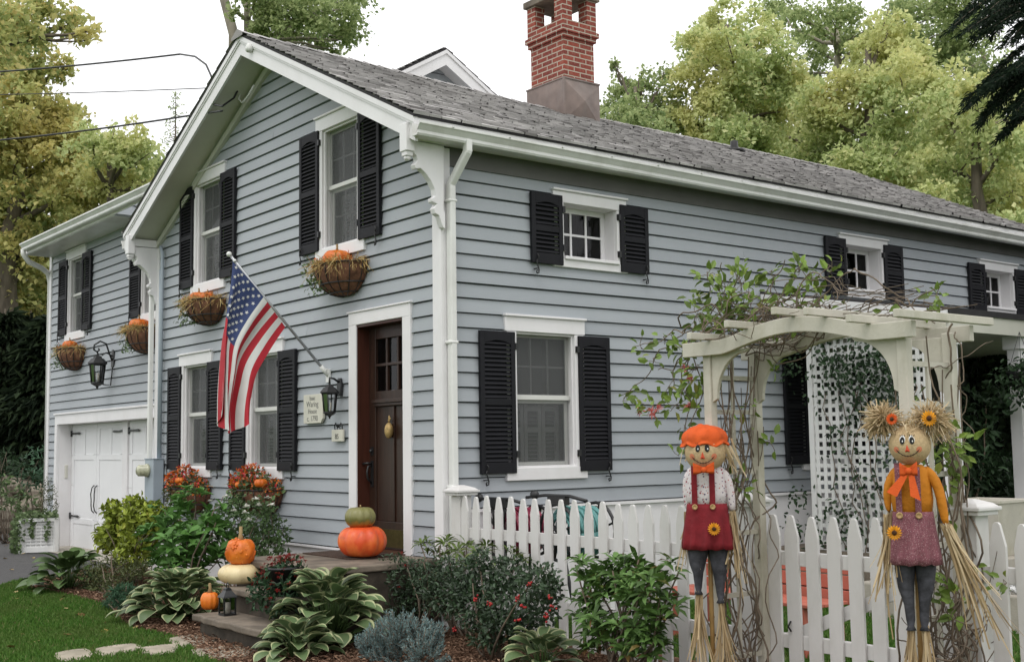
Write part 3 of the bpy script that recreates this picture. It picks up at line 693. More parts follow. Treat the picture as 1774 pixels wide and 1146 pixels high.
def inpoly(P, poly):
    x, y = P[:, 0], P[:, 1]; r = np.zeros(len(P), bool); q = np.array([p[:2] for p in poly]); j = len(q)-1
    for i in range(len(q)):
        c = ((q[i, 1] > y) != (q[j, 1] > y)) & (x < (q[j, 0]-q[i, 0])*(y-q[i, 1])/(q[j, 1]-q[i, 1]+1e-12)+q[i, 0]); r ^= c; j = i
    return r
bedp = smooth_poly(bed)
# mulch chips
P = np.c_[RNG.uniform(-7, 4, 52000), RNG.uniform(-2.3, .2, 52000), np.full(52000, .02)]; P = P[inpoly(P, bedp)]
n = len(P); P[:, 2] += RNG.uniform(0, .03, n)
V, F = leaf_arrays(P, RNG.normal(size=(n, 3))*np.array([1, 1, .3]), RNG.normal(size=(n, 3))*.5+np.array([0, 0, 1]), RNG.uniform(.02, .06, n), RNG.uniform(.008, .02, n), T_DIA)
tag(np_obj('mulch_chips', V, F, M['chips']), 'loose brown bark chips over the planting bed', kind='stuff')
# stepping stones
stones = [[(95,1136),(150,1128),(158,1142),(110,1150)], [(165,1128),(228,1119),(246,1128),(180,1140)], [(240,1127),(305,1120),(300,1134),(262,1138)], [(292,1110),(352,1103),(372,1114),(315,1124)],
          [(330,1130),(420,1122),(450,1133),(370,1144)]]
labs = ['flat grey stepping stone in the lawn nearest the left edge', 'second flat stepping stone from the left in the lawn', 'stepping stone in the lawn before the broad one, third from left', 'stepping stone in the lawn in front of the striped hosta', 'stepping stone in the lawn closest to the lower stone step']
for st, lb in zip(stones, labs):
    Q = [on_z(*p, .0) for p in st]; c = sum(Q)/4; Q = smooth_poly([tuple(q[:2]) for q in Q], 3)
    mb = MB(); mb.prism([(q[0], q[1], -.03) for q in Q], (0, 0, .058)); o = mb.build('stepping_stone', M['paver'], bevel=.01); place(o, (c[0], c[1], 0)); tag(o, lb, 'stepping stone', 'stepping stones across the lawn')
stonepoly = [[tuple(on_z(*p, 0)[:2]) for p in st] for st in stones]
# grass blades (front lawn and the strip behind the fence)
def blades(n, x0, x1, y0, y1, hmin, hmax, keep):
    P = np.c_[RNG.uniform(x0, x1, n), RNG.uniform(y0, y1, n), np.zeros(n)]; P = P[keep(P)]; n = len(P)
    d = np.c_[RNG.normal(size=(n, 2))*.45, np.ones(n)]; h = RNG.uniform(hmin, hmax, n)
    return leaf_arrays(P, d, RNG.normal(size=(n, 3)), h, RNG.uniform(.006, .011, n)*1.2, T_DIA)
drive = [(-7.4,-.05),(-7.4,-1.2),(-6.45,-1.9),(-6.9,-2.6),(-9,-4.4),(-14,-8),(-40,-14),(-40,2.6)]
def keep1(P):
    k = ~inpoly(P, bedp) & ~inpoly(P, drive)
    for s in stonepoly: k &= ~inpoly(P, s)
    return k
V1, F1 = blades(95000, -7., .9, -3.7, -1.3, .025, .06, keep1)
tag(np_obj('grass_blades', V1, F1, M['blade']), 'short mown green grass of the front lawn', kind='stuff')
V1, F1 = blades(40000, .3, 6.2, .45, 6., .03, .07, lambda P: P[:, 0] > .2)
tag(np_obj('grass_blades', V1, F1, M['blade']), 'green grass of the yard behind the picket fence', kind='stuff')
# fallen leaves on drive and lawn
P = np.c_[RNG.uniform(-14, -1, 260), RNG.uniform(-4, 1.2, 260), np.full(260, .03)]; P = P[~inpoly(P, bedp)]
n = len(P); V, F = leaf_arrays(P, RNG.normal(size=(n, 3))*np.array([1, 1, .15]), RNG.normal(size=(n, 3))*.3+np.array([0, 0, 1]), RNG.uniform(.05, .09, n), RNG.uniform(.04, .07, n), T_MAPLE)
tag(np_obj('fallen_leaves', V, F, island('dry_leaf', [(0, (.12,.06,.02)), (.5, (.28,.19,.05)), (1, (.40,.32,.16))], .8)), 'scattered dry leaves on drive and lawn', kind='stuff')

# ---------------------------------------------------------------- stone steps
def slab(mb, x0, x1, y0, y1, z0, z1, j=.02):
    n = 9; top = []
    for k in range(n): t = k/n; top.append((x0+(x1-x0)*t+U(-j, j), y0+U(-j, j)))
    for k in range(6): t = k/6; top.append((x1+U(-j, j), y0+(y1-y0)*t))
    for k in range(n): t = k/n; top.append((x1+(x0-x1)*t, y1+U(-j, j)*.3))
    for k in range(6): t = k/6; top.append((x0+U(-j, j), y1+(y0-y1)*t))
    mb.prism([(a, b, z0) for a, b in top], (0, 0, z1-z0))
steps = thing('stone_steps', 'bluestone landing and steps in front of the dark front door', 'steps', (-.8, -.8, 0))
mb = MB(); slab(mb, -1.50, .02, -1.28, -.03, .545, .60); mb.build('landing_slab', M['stone'], steps, bevel=.012)
mb = MB(); slab(mb, -1.13, .06, -1.52, -1.2, .345, .40); mb.build('tread_slab', M['stone'], steps, bevel=.012)
mb = MB(); slab(mb, -1.10, .16, -1.81, -1.42, .145, .20); mb.build('tread_slab', M['stone'], steps, bevel=.012)
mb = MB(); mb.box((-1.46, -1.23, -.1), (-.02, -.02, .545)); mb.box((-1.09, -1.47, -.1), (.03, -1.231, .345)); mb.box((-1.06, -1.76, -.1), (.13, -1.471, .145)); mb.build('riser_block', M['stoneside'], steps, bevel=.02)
mb = MB(); mb.box((-1.40, -.62, .601), (-.52, -.10, .612)); o = mb.build('doormat', paint('brown_doormat', (.055,.032,.022), .95, .4, 30, bumpy=.6, bscale=90), bevel=.004)
place(o, (-.96, -.36, .6)); tag(o, 'brown doormat on the stone landing at the front door', 'doormat')

# ---------------------------------------------------------------- picket fence
def picket(mb, x, y, w, zb, zt, yaw=0):
    h = w/2; P = [(x-h, zb), (x+h, zb), (x+h, zt-.125), (x+h*.42, zt-.012), (x+h*.2, zt), (x-h*.2, zt), (x-h*.42, zt-.012), (x-h, zt-.125)]
    mb.prism([(a, y, b) for a, b in P], (0, -.02, 0))
def fpost(par, x, y, zt, zc):
    mb = MB(); s = .062; mb.box((x-s, y-s, -.1), (x+s, y+s, zt)); po = mb.build('post', M['fence'], par, bevel=.004)
    mb = MB(); mb.box((x-.10, y-.10, zt), (x+.10, y+.10, zt+.025)); mb.box((x-.115, y-.115, zt+.025), (x+.115, y+.115, zt+.045))
    mb.loft([[(x+sx*r, y+sy*r, zt+z) for sx, sy in ((-1,-1),(1,-1),(1,1),(-1,1))] for r, z in ((.105, .045), (.085, .062), (.02, .085))], smooth=False); mb.build('cap', M['fence'], po, bevel=.004)
def section(name, label, xs, ztop, w, ends, cat='fence', rails=(.30, .80), posts=()):
    t = thing(name, label, cat, (xs[0], -.0, 0))
    for k, x in enumerate(xs):
        mb = MB(); x = x+U(-.004, .004); picket(mb, x, -.03, w*U(.95, 1.04), .06, ztop(x)+U(-.008, .008)); ln = U(-.010, .010); mb.v = [(a+(c-.5)*ln, b+(c-.5)*U(-.003, .003), c) for a, b, c in mb.v]; mb.build('picket', M['fence'], t, bevel=.0025)
    for z in rails:
        mb = MB(); mb.box((ends[0], -.029, z), (ends[1], .012, z+.085)); mb.build('rail', M['fence'], t, bevel=.003)
    for x in posts: fpost(t, x, .0, 1.15, 1.2)
    return t
xs = [.36+.1565*k for k in range(20)]
section('picket_fence', 'white picket fence running from the house corner to the arbor', xs, lambda x: 1.146+.006*math.sin(x*2), .092, (.24, 3.42), posts=(.255, 3.42))
xs = [3.648+.1515*k for k in range(9)]
g = section('garden_gate', 'white picket gate under the arch of the arbor', xs, lambda x: 1.105+.010*abs(x-4.2), .097, (3.60, 4.9), 'gate')
mb = MB(); mb.beam((3.66, .002, .33), (4.86, .002, .86), .022, .075, (0, 0, 1)); mb.build('brace', M['fence'], g)
mb = MB(); mb.tube([(3.78, -.06, .47), (3.78, -.085, .44), (3.78, -.06, .41)], .006); mb.build('latch', M['iron'], g)
xs = [5.155+.1365*k for k in range(9)]
section('picket_fence', 'short white picket fence at the right end of the arbor', xs, lambda x: 1.118, .092, (4.98, 6.40), posts=(4.985, 6.42))

# ---------------------------------------------------------------- arbor
arb = thing('garden_arbor', 'weathered white wooden arbor with arched beams over the gate', 'arbor', (4.27, -.3, 0))
AX0, AX1, AY0, AY1 = 3.585, 4.955, -.5, -.085
for x in (AX0, AX1):
    for y in (AY0, AY1):
        mb = MB(); mb.box((x-.029, y-.029, -.1), (x+.029, y+.029, 2.10 if y == AY0 else 2.13)); mb.build('post', M['greenwhite'], arb, bevel=.005)
def zb(x): 
    t = (x-AX0)/(AX1-AX0); t = max(0, min(1, (t-.12)/.76)); return 2.085+.088*math.sin(PI*t)**1.1
for y in (AY0-.046, AY1+.076):
    mb = MB(); n = 36; xa, xb = 3.425, 5.05; X = [xa+(xb-xa)*k/n for k in range(n+1)]
    secs = [[(x, y-.022, zb(x)-.002), (x, y+.018, zb(x)-.002), (x, y+.018, zb(x)+.085), (x, y-.022, zb(x)+.085)] for x in X]
    mb.loft(secs, smooth=False); mb.build('arched_beam', M['greenwhite'], arb, bevel=.004)
for px_, py_ in ((1193, 585), (1258, 578), (1340, 560), (1395, 548), (1469, 550), (1552, 548)):
    x = on_y(px_, py_, -.74)[0]; z = zb(x)+.087
    mb = MB(); mb.box((x-.017, -.74, z), (x+.017, .14, z+.042)); mb.build('rafter', M['greenwhite'], arb, bevel=.004)
for x, s in ((AX0, 1), (AX1, -1)):
    for y in (AY0, AY1):
        mb = MB(); A = [(x+s*.045, 1.80)]; n = 10
        outer = [(x+s*.03, 1.80)]+[(x+s*(.03+.035+.23*(1-math.cos(k/n*PI/2))), 1.82+.27*math.sin(k/n*PI/2)) for k in range(n+1)]+[(x+s*.32, 2.11), (x+s*.03, 2.11)]
        mb.prism([(a, y-.013, b) for a, b in (outer if s > 0 else outer[::-1])], (0, .026, 0)); mb.build('corner_brace', M['greenwhite'], arb, bevel=.003)
    for z in (.25, .62, .99, 1.36, 1.73, 1.94):
        mb = MB(); mb.box((x-.010, AY0+.03, z), (x+.010, AY1-.03, z+.028)); mb.build('side_rail', M['greenwhite'], arb)
    for y in (-.30,): 
        mb = MB(); mb.box((x-.008, y-.011, .1), (x+.008, y+.011, 2.08)); mb.build('side_slat', M['greenwhite'], arb)

# ---------------------------------------------------------------- lattice trellis at the porch end
tre = thing('lattice_trellis', 'white square lattice trellis at the porch end, overgrown with ivy', 'trellis', (1.25, PY+.07, 0))
mb = MB(); x0, x1, z0, z1 = .60, 1.98, .30, 2.60; s = .0875
x = x0+.045
while x < x1: mb.box((x, PY+.06, z0), (x+.04, PY+.07, z1)); x += s
mb.build('upright_laths', M['white'], tre)
mb = MB(); z = z0+.03
while z < z1: mb.box((x0, PY+.0705, z), (x1, PY+.08, z+.04)); z += s
mb.build('cross_laths', M['white'], tre)
for xx in (x0, x1): mb = MB(); mb.box((xx-.03, PY+.05, z0-.2), (xx+.03, PY+.09, z1)); mb.build('frame_post', M['white'], tre, bevel=.003)

# planter on the porch, rocking chair, white gravel
po = thing('planter_pot', 'pale square flared planter standing by the porch behind the fence', 'planter', (2.62, 4.35, .3))
P = on_y(1708, 900, 4.3); cx = P[0]
def sq(r, z, cy=4.35): return [(cx+a*r, cy+b*r, z) for a, b in ((-1,-1),(1,-1),(1,1),(-1,1))]
mb = MB(); mb.loft([sq(.17, .50), sq(.25, .98), sq(.262, .98), sq(.262, 1.01), sq(.235, 1.01), sq(.16, .62)], smooth=False); mb.build('pot', M['greenwhite'], po, bevel=.004)
mb = MB(); mb.box((cx-.3, 4.05, .0), (cx+.3, 4.65, .50)); ped = mb.build('pedestal', M['concrete'], po, bevel=.01)
ch = thing('rocking_chair', 'white slatted rocking chair in the shade of the porch', 'chair', (1.0, 6.6, .45))
rx, ry = 1.55, 7.0
mb = MB(); mb.box((rx-.26, ry-.28, .85), (rx+.26, ry+.24, .88)); mb.build('seat', M['white'], ch)
for k in range(5):
    mb = MB(); a = rx-.21+k*.095; mb.beam((a, ry+.22, .88), (a, ry+.36, 1.5), .055, .015, (0,1,0)); mb.build('back_slat', M['white'], ch)
mb = MB(); mb.beam((rx-.27, ry+.36, 1.52), (rx+.27, ry+.36, 1.52), .03, .08); mb.build('top_rail', M['white'], ch)
for s in (-1, 1):
    mb = MB(); mb.beam((rx+s*.27, ry+.2, .5), (rx+s*.27, ry+.36, 1.55), .035, .035, (0,1,0)); mb.beam((rx+s*.27, ry-.27, .5), (rx+s*.27, ry-.27, 1.1), .035, .035, (0,1,0)); mb.build('side_frame', M['white'], ch)
    mb = MB(); mb.box((rx+s*.27-.035, ry-.33, 1.1), (rx+s*.27+.035, ry+.27, 1.125)); mb.build('armrest', M['white'], ch)
    mb = MB(); mb.tube([(rx+s*.27, ry-.45, .52), (rx+s*.27, ry-.2, .48), (rx+s*.27, ry+.2, .48), (rx+s*.27, ry+.5, .54)], .02); mb.build('rocker', M['white'], ch)
n = 2600; c = on_z(1700, 965, .2)
P = np.c_[RNG.uniform(1.9, 3.6, n), RNG.uniform(3.3, 4.2, n), RNG.uniform(.02, .3, n)*1.0]; P[:, 2] = .30+RNG.uniform(0, .04, n); mb = MB(); mb.box((1.86, 3.26, -.05), (3.64, 4.14, .30)); tag(mb.build('gravel_bed', M['concrete'], bevel=.02), kind='structure')
V, F = leaf_arrays(P, RNG.normal(size=(n, 3)), RNG.normal(size=(n, 3))+np.array([0, 0, 1.]), RNG.uniform(.03, .07, n), RNG.uniform(.03, .05, n), T_OVAL)
tag(np_obj('white_gravel', V, F, M['gravel']), 'white gravel banked below the porch', kind='stuff')
# coral painted bench on the lawn behind the gate
be = thing('garden_bench', 'coral-red painted wooden bench on the grass behind the picket gate', 'bench', (2.6, 1.6, 0))
cor = paint('coral_paint', (.44,.125,.085), .55, .08, 6)
a = on_y(1168, 960, 1.3)[0]; b = on_y(1436, 1000, 1.3)[0]
for k in range(3):
    mb = MB(); z = .35+k*.11; mb.box((a, 1.55, z), (b, 1.58, z+.10)); mb.build('back_slat', cor, be, bevel=.004)
for k in range(3):
    mb = MB(); mb.box((a, 1.1+k*.14, .36), (b, 1.23+k*.14, .385)); mb.build('seat_slat', cor, be, bevel=.004)
for x in (a+.12, b-.12):
    for y in (1.14, 1.54):
        mb = MB(); mb.box((x-.035, y-.03, 0), (x+.035, y+.03, .36)); mb.build('leg', cor, be)

# hose reels between fence and wall
def reel(px_, col, lab, r):
    c = on_y(px_, 915, .55); c[2] = .93 if False else c[2]
    t = thing('hose_reel', lab, 'hose reel', (c[0], .55, 0), 0, 'hose reels behind the fence')
    mb = MB()
    for k in range(26):
        rr = r*(.62+.38*(k % 5)/4)+U(-.01, .01); yy = .38+.34*(k/26); n = 20
        mb.tube([(c[0]+rr*math.cos(2*PI*j/n)+U(-.004, .004), yy, c[2]-.02+rr*math.sin(2*PI*j/n)) for j in range(n+1)], .0125, 6)
    mb.build('hose', col, t)
    for y in (.34, .76):
        mb = MB(); mb.tube([(c[0]+r*1.12*math.cos(2*PI*j/24), y, c[2]-.02+r*1.12*math.sin(2*PI*j/24)) for j in range(25)], .014, 6)
        for j in range(3): a_ = PI*j/3+.3; mb.beam((c[0]-r*1.1*math.cos(a_), y, c[2]-.02-r*1.1*math.sin(a_)), (c[0]+r*1.1*math.cos(a_), y, c[2]-.02+r*1.1*math.sin(a_)), .03, .012)
        mb.build('flange', M['iron'], t)
    mb = MB()
    for y in (.32, .78): mb.tube([(c[0]-.28, y, 0), (c[0]-.05, y, c[2]), (c[0]+.05, y, c[2]), (c[0]+.28, y, 0)], .016, 6)
    mb.tube([(c[0]-.42, .36, c[2]+r+.05), (c[0]-.15, .34, c[2]+r+.075), (c[0]+.15, .34, c[2]+r+.075), (c[0]+.34, .36, c[2]+r+.04)], .014, 6); mb.ball((c[0]-.30, .35, c[2]+r+.075), (.05, .03, .04)); mb.box((c[0]-.1, .32, c[2]+r+.0), (c[0]+.12, .37, c[2]+r+.07))
    for s in (-1, 1): mb.tube([(c[0]+s*.1, .34, c[2]+r+.06), (c[0]+s*.05, .34, c[2])], .014, 6)
    mb.build('reel_frame', M['iron'], t)
reel(898, paint('red_hose', (.20,.022,.05), .4, .2, 30), 'black hose reel wound with a dark red hose behind the fence', .19)
reel(1000, paint('teal_hose', (.10,.26,.25), .4, .2, 30), 'black hose reel wound with a pale teal hose behind the fence', .20)
# ================================================================= TREES
M['maple'] = island('autumn_maple_leaf', [(0, (.22,.29,.11)), (.4, (.43,.48,.19)), (.75, (.60,.59,.25)), (1, (.68,.55,.24))], .6, .2, .5, tint=((.62,.54,.21), .5))
M['ygreen'] = island('yellow_green_leaf', [(0, (.29,.37,.155)), (.45, (.50,.58,.26)), (.85, (.67,.73,.38)), (1, (.76,.72,.40))], .6, .2, .5, tint=((.72,.67,.30), .4))
M['mgreen'] = island('mid_green_leaf', [(0, (.18,.25,.10)), (.5, (.36,.43,.19)), (1, (.50,.56,.28))], .6, .2, .5)
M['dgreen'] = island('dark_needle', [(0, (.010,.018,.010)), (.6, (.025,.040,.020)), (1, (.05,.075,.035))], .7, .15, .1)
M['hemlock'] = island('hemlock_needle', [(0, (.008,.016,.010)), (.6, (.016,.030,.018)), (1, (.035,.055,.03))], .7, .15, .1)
def px_blobs(L, dist, jit=.06, sub=3):
    """layered sprays of foliage: (centre, radius) of the main mass first, then its sprays"""
    out = []
    for (x, y, r) in L:
        c = at_d(x, y, dist*(1+U(-jit, jit))); R = r*np.linalg.norm(c-CAM)/FPX*1.1
        out.append((c, R*.34))
        for k in range(sub):
            d = RNG.normal(size=3); d /= np.linalg.norm(d); out.append((c+d*R*RNG.random()**.45*np.array([1, 1, .92]), R*U(.18, .40)))
    return out
def spray_leaves(B, dens, L, W, T):
    Vs, Fs, b = [], [], 0
    for c, r in B:
        n = max(6, int(dens*4*PI*r*r)); ax = RNG.normal(size=3)*np.array([1, 1, .25]); ax /= np.linalg.norm(ax)
        g = RNG.normal(size=(n, 3))*np.array([.62, .62, .30])*r; g += ax*RNG.normal(size=(n, 1))*r*.45; g[:, 2] -= (g[:, 0]**2+g[:, 1]**2)/(r*2.6)
        N = nrm(np.array([0, 0, .75])+RNG.normal(size=(n, 3))*.55); s = RNG.uniform(.55, 1.4, n)
        V, F = leaf_arrays(np.array(c)+g, RNG.normal(size=(n, 3))+nrm(g)*.6, N, L*s, W*s, T); Vs.append(V); Fs.append(F+b); b += len(V)
    return np.concatenate(Vs), np.concatenate(Fs)
def limb(mb, a, b, r0, r1, sag=.1, n=6, k=7):
    a = np.array(a, float); b = np.array(b, float); L = np.linalg.norm(b-a); o = RNG.normal(size=3)*L*sag
    t = np.linspace(0, 1, k)[:, None]; P = a+(b-a)*t+o*np.sin(PI*t)*(1-t*.4)+RNG.normal(size=(k, 3))*L*.012*np.sin(PI*t)
    mb.tube(P, np.linspace(r0, r1, k), n)
def tree(name, label, cat, L, dist, base_px, r0, leaf, mat, dens=45, bark='bark', jit=.06, sub=3, T=T_DIA, group=None, top=None, up=.5, extra=(), lean=None):
    B = px_blobs(L, dist, jit, sub+11); c0 = at_d(base_px[0], base_px[1], dist); gx, gy = c0[0], c0[1]
    t = thing(name, label, cat, (gx, gy, 0), 0, group)
    V, F = spray_leaves(B, dens*2.9, leaf*.74, leaf*.56, T); np_obj('crown', V, F, mat, t)
    mb = MB(); zt = max(b[0][2] for b in B) if top is None else top
    ax = np.mean([b[0] for b in B], axis=0); tip = np.array([ax[0]*.5+gx*.5, ax[1]*.5+gy*.5, zt*.92])
    if lean is not None: tip = np.array(lean)
    k = 9; tt = np.linspace(0, 1, k)[:, None]; base = np.array([gx, gy, -.3]); P = base+(tip-base)*tt+RNG.normal(size=(k, 3))*np.array([.12, .12, 0])*np.sin(PI*tt)
    mb.tube(P, np.linspace(r0, r0*.22, k), 10)
    for c, r in B[::max(1, sub+12)]:
        z = min(max(c[2]-r*2.2, zt*.25), zt*.85); f = (z+.3)/(tip[2]+.3); s = base+(tip-base)*f
        limb(mb, s, c, r0*.36*(1-f*.6)+.02, .018, .08)
        for q in range(2): limb(mb, s+(c-s)*.6, c+RNG.normal(size=3)*r*.9, .03, .008, .08, 5, 5)
    for e in extra: limb(mb, *e)
    mb.build('trunk', M[bark], t); return t
GL = 'yellowing trees beyond the garage'; GR = 'tall trees behind the long roof'
tree('maple_tree', 'ochre maple branch tips hanging in at the top left corner', 'tree', [(20,25,48),(85,22,40),(125,45,30),(60,55,22),(150,55,18),(-30,40,60),(10,70,30),(-40,10,70)], 26, (-120, 500), .35, .17, M['maple'], 30, group=GL)
tree('maple_tree', 'tall ochre and green maple filling the left edge above the driveway', 'tree', [(15,105,42),(65,100,36),(100,112,22),(35,145,40),(10,200,60),(80,190,50),(110,215,40),(30,260,70),(110,270,55),(60,330,70),(140,330,50),(10,400,80),(90,400,60),(20,470,60),(70,455,45),(-50,300,90),(-60,180,80)], 33, (15, 600), .40, .19, M['maple'], 42, group=GL)
tree('maple_tree', 'rounded yellow-green tree standing just left of the main gable', 'tree', [(165,240,42),(210,245,38),(190,290,50),(240,270,35),(150,310,45),(215,330,45),(255,310,25),(170,370,50),(130,420,45)], 30, (180, 600), .28, .17, M['ygreen'], 48, group=GL)
tree('oak_tree', 'darker green tree low behind the wing roof and the garage gutter', 'tree', [(245,290,34),(262,330,30),(225,350,40),(240,400,50)], 38, (240, 600), .3, .2, M['mgreen'], 45, group=GL)
# sparse dead spruce
sp_ = at_d(303, 300, 45); t = thing('dead_spruce', 'thin half-bare spruce spire against the sky left of the gable', 'tree', (sp_[0], sp_[1], 0)); zt = at_d(303, 158, 45)[2]
mb = MB(); mb.tube([(sp_[0], sp_[1], -.2), (sp_[0]+.05, sp_[1], zt*.6), (sp_[0], sp_[1], zt)], [.2, .09, .012], 6); Vb = []
for k in range(120):
    z = zt*(.45+.55*k/120); r = (zt-z)*.28+.12; a = U(0, 2*PI); e = np.array([sp_[0]+r*math.cos(a)*U(.5, 1), sp_[1]+r*math.sin(a)*U(.5, 1), z-r*.25]); limb(mb, (sp_[0], sp_[1], z), e, .018, .006, .05, 4, 4); Vb.append((e, .12))
mb.build('trunk', M['bark'], t); V, F = blob_leaves(Vb, 34, .16, .04, T_DIA, .2); np_obj('crown', V, F, M['mgreen'], t)
# tree behind the ridge with two pale stems
a1 = at_d(372, -60, 34); 
tree('ash_tree', 'leafy tree with thick pale trunk rising behind the left end of the ridge', 'tree', [(470,20,40),(500,55,34),(540,30,42),(585,45,36),(560,75,26),(600,15,36),(455,50,26),(600,70,14),(580,88,10),(520,-20,60),(450,-40,60),(405,20,12),(600,-30,50)], 34, (428, 500), .30, .17, M['mgreen'], 40, 'palebark', lean=at_d(428, -120, 34))
b1 = at_d(402, 500, 36); t = thing('leaning_trunk', 'thin pale bare trunk leaning left behind the gable peak', 'tree', (b1[0], b1[1], 0)); mb = MB(); mb.tube([(b1[0], b1[1], -.3), at_d(405, 60, 36), at_d(386, -10, 36), at_d(372, -120, 36)], [.3, .16, .14, .08], 8); mb.build('trunk', M['palebark'], t)
# right hand side
tree('birch_tree', 'small loose green tree just right of the brick chimney', 'tree', [(1062,110,10),(1085,150,32),(1060,185,30),(1120,140,26),(1100,190,42),(1150,125,14),(1140,180,40),(1070,215,40),(1120,225,46),(1165,215,40)], 30, (1105, 600), .2, .15, M['mgreen'], 40, group=GR)
tree('maple_tree', 'broad yellow-green maple behind the ridge right of the chimney', 'tree', [(1235,40,48),(1215,95,40),(1270,90,56),(1310,60,44),(1330,120,50),(1230,150,56),(1290,165,60),(1190,200,42),(1250,220,60),(1350,190,50),(1310,240,56),(1190,250,40),(1200,60,20),(1375,130,30)], 32, (1270, 600), .34, .17, M['ygreen'], 50, group=GR)
tree('maple_tree', 'tall yellow-topped maple over the middle of the long roof', 'tree', [(1540,50,38),(1560,90,48),(1500,80,34),(1525,130,56),(1580,150,56),(1470,150,50),(1420,190,56),(1500,200,60),(1560,230,60),(1610,190,44),(1440,250,56),(1390,270,44),(1510,280,56),(1580,300,50),(1470,320,40),(1600,120,30)], 30, (1520, 600), .34, .165, M['ygreen'], 50, group=GR)
tree('maple_tree', 'yellow-green maple dropping down to the far end of the roof', 'tree', [(1650,150,44),(1700,140,40),(1640,210,50),(1690,220,50),(1640,290,50),(1700,300,56),(1740,260,50),(1760,330,50),(1690,365,46),(1620,350,40),(1770,400,50),(1740,400,40),(1780,200,50)], 27, (1700, 600), .3, .155, M['ygreen'], 50, group=GR)
tree('ash_tree', 'taller thin-leaved tree behind, showing at the top edge right of centre', 'tree', [(1380,20,40),(1420,45,40),(1345,10,28),(1450,20,44),(1480,60,30),(1620,40,50),(1670,60,44),(1580,10,44),(1700,110,40),(1660,10,60),(1420,90,40),(1400,130,36)], 40, (1430, 600), .36, .17, M['mgreen'], 28, 'palebark', group=GR)
tree('oak_tree', 'dark green tree low behind the roofline, right of the maples', 'tree', [(1420,230,60),(1330,260,50),(1500,300,60),(1600,330,60),(1660,340,50),(1730,380,60),(1560,280,50),(1780,330,60),(1250,260,40)], 42, (1560, 600), .36, .2, M['mgreen'], 40, group=GR)
tree('maple_tree', 'soft yellow-green tree closing the gap low behind the middle of the ridge', 'tree', [(1340,255,40),(1400,300,40),(1450,300,44),(1380,230,44),(1500,330,44),(1560,350,44),(1290,240,36),(1230,235,34),(1620,380,40),(1440,240,44),(1380,170,40),(1560,270,50)], 36, (1420, 600), .3, .19, M['ygreen'], 46, group=GR)
tree('oak_tree', 'mid-green tree filling the far right edge behind the other maples', 'tree', [(1700,180,50),(1760,250,50),(1730,310,50),(1780,370,50),(1660,280,50),(1620,240,46),(1690,380,44),(1760,160,46),(1640,90,40)], 38, (1740, 600), .3, .2, M['mgreen'], 42, group=GR)
tree('maple_tree', 'ochre maple standing farther back behind the left-hand trees', 'tree', [(30,530,50),(85,520,44),(0,570,50),(70,570,40),(0,330,50),(60,230,50),(150,400,50),(60,420,50),(20,490,50),(110,300,44),(70,500,40)], 39, (60, 600), .3, .2, M['maple'], 42, group=GL)
# hemlock boughs from a trunk outside the frame
h0 = at_d(1930, 300, 13); t = thing('hemlock_tree', 'near dark hemlock whose drooping boughs enter at the top right', 'tree', (h0[0], h0[1], 0))
mb = MB(); mb.tube([(h0[0], h0[1], -.2), (h0[0], h0[1], 9.5)], [.28, .1], 8); PP, DD = [], []
for (x, y) in ((1665,35),(1690,60),(1720,50),(1730,25),(1700,20),(1715,140),(1740,150),(1725,185),(1700,200),(1755,190),(1765,60),(1770,120),(1750,230),(1690,175),(1780,30)):
    for q in range(2):
        e = at_d(x+U(-14, 14), y+U(-12, 12), 12.3+U(-.8, .8)); s = np.array([h0[0], h0[1], e[2]+.05+U(-.2, .2)]); n = 26; tt = np.linspace(.45, 1, n)[:, None]
        P = s+(e-s)*tt+np.array([0, 0, .35])*np.sin(PI*tt); mb.tube(P, np.linspace(.014, .003, n), 4, cap=False)
        for i in range(4, n):
            dv = P[min(i+1, n-1)]-P[i-1]; dv /= np.linalg.norm(dv)+1e-9; sd = np.cross(dv, [0, 0, 1]); sd /= np.linalg.norm(sd)
            for g in (-1, 1):
                ln = .24*(1-.6*i/n); b = P[i]; m = 12
                for j in range(m): PP.append(b+(sd*g+dv*.7+np.array([0,0,-.22]))*ln*j/m+RNG.normal(size=3)*.012); DD.append(dv*.8+sd*g*(.9 if j % 2 else .2)+RNG.normal(size=3)*.35)
for k in range(46):                 # the rest of the boughs round the trunk
    z = U(2.2, 9.2); a = U(0, 2*PI); 
    if 1.9 < a < 3.6: continue
    R = (9.8-z)*.32+.5; s = np.array([h0[0], h0[1], z]); e = s+np.array([R*math.cos(a), R*math.sin(a), -R*.25]); n = 14; tt = np.linspace(.1, 1, n)[:, None]; P = s+(e-s)*tt+np.array([0, 0, .25])*np.sin(PI*tt); mb.tube(P, np.linspace(.02, .004, n), 4, cap=False); dv = nrm(e-s); sd = np.array([-math.sin(a), math.cos(a), 0])
    q_ = [(CXP+FPX*float(BR.dot(v-CAM))/max(.1, float(BF.dot(v-CAM)))) for v in (e, s+(e-s)*.6)]
    if min(q_) < 1840: mb.v = mb.v[:-4*n]; mb.f = mb.f[:-4*(n-1)]; mb.m = mb.m[:-4*(n-1)]; mb.s = mb.s[:-4*(n-1)]; continue
    for i in range(n):
        for j in range(26): PP.append(P[i]+sd*U(-.3, .3)*(1-.6*i/n)+dv*U(0, .25)+np.array([0, 0, U(-.12, .02)])); DD.append(dv+sd*U(-1, 1)+RNG.normal(size=3)*.3)
mb.build('trunk', M['bark'], t); PP = np.array(PP); n = len(PP)
V, F = leaf_arrays(PP, np.array(DD), RNG.normal(size=(n, 3))*.5+np.array([0, 0, 1]), RNG.uniform(.05, .085, n), .012, T_DIA); np_obj('boughs', V, F, M['hemlock'], t)
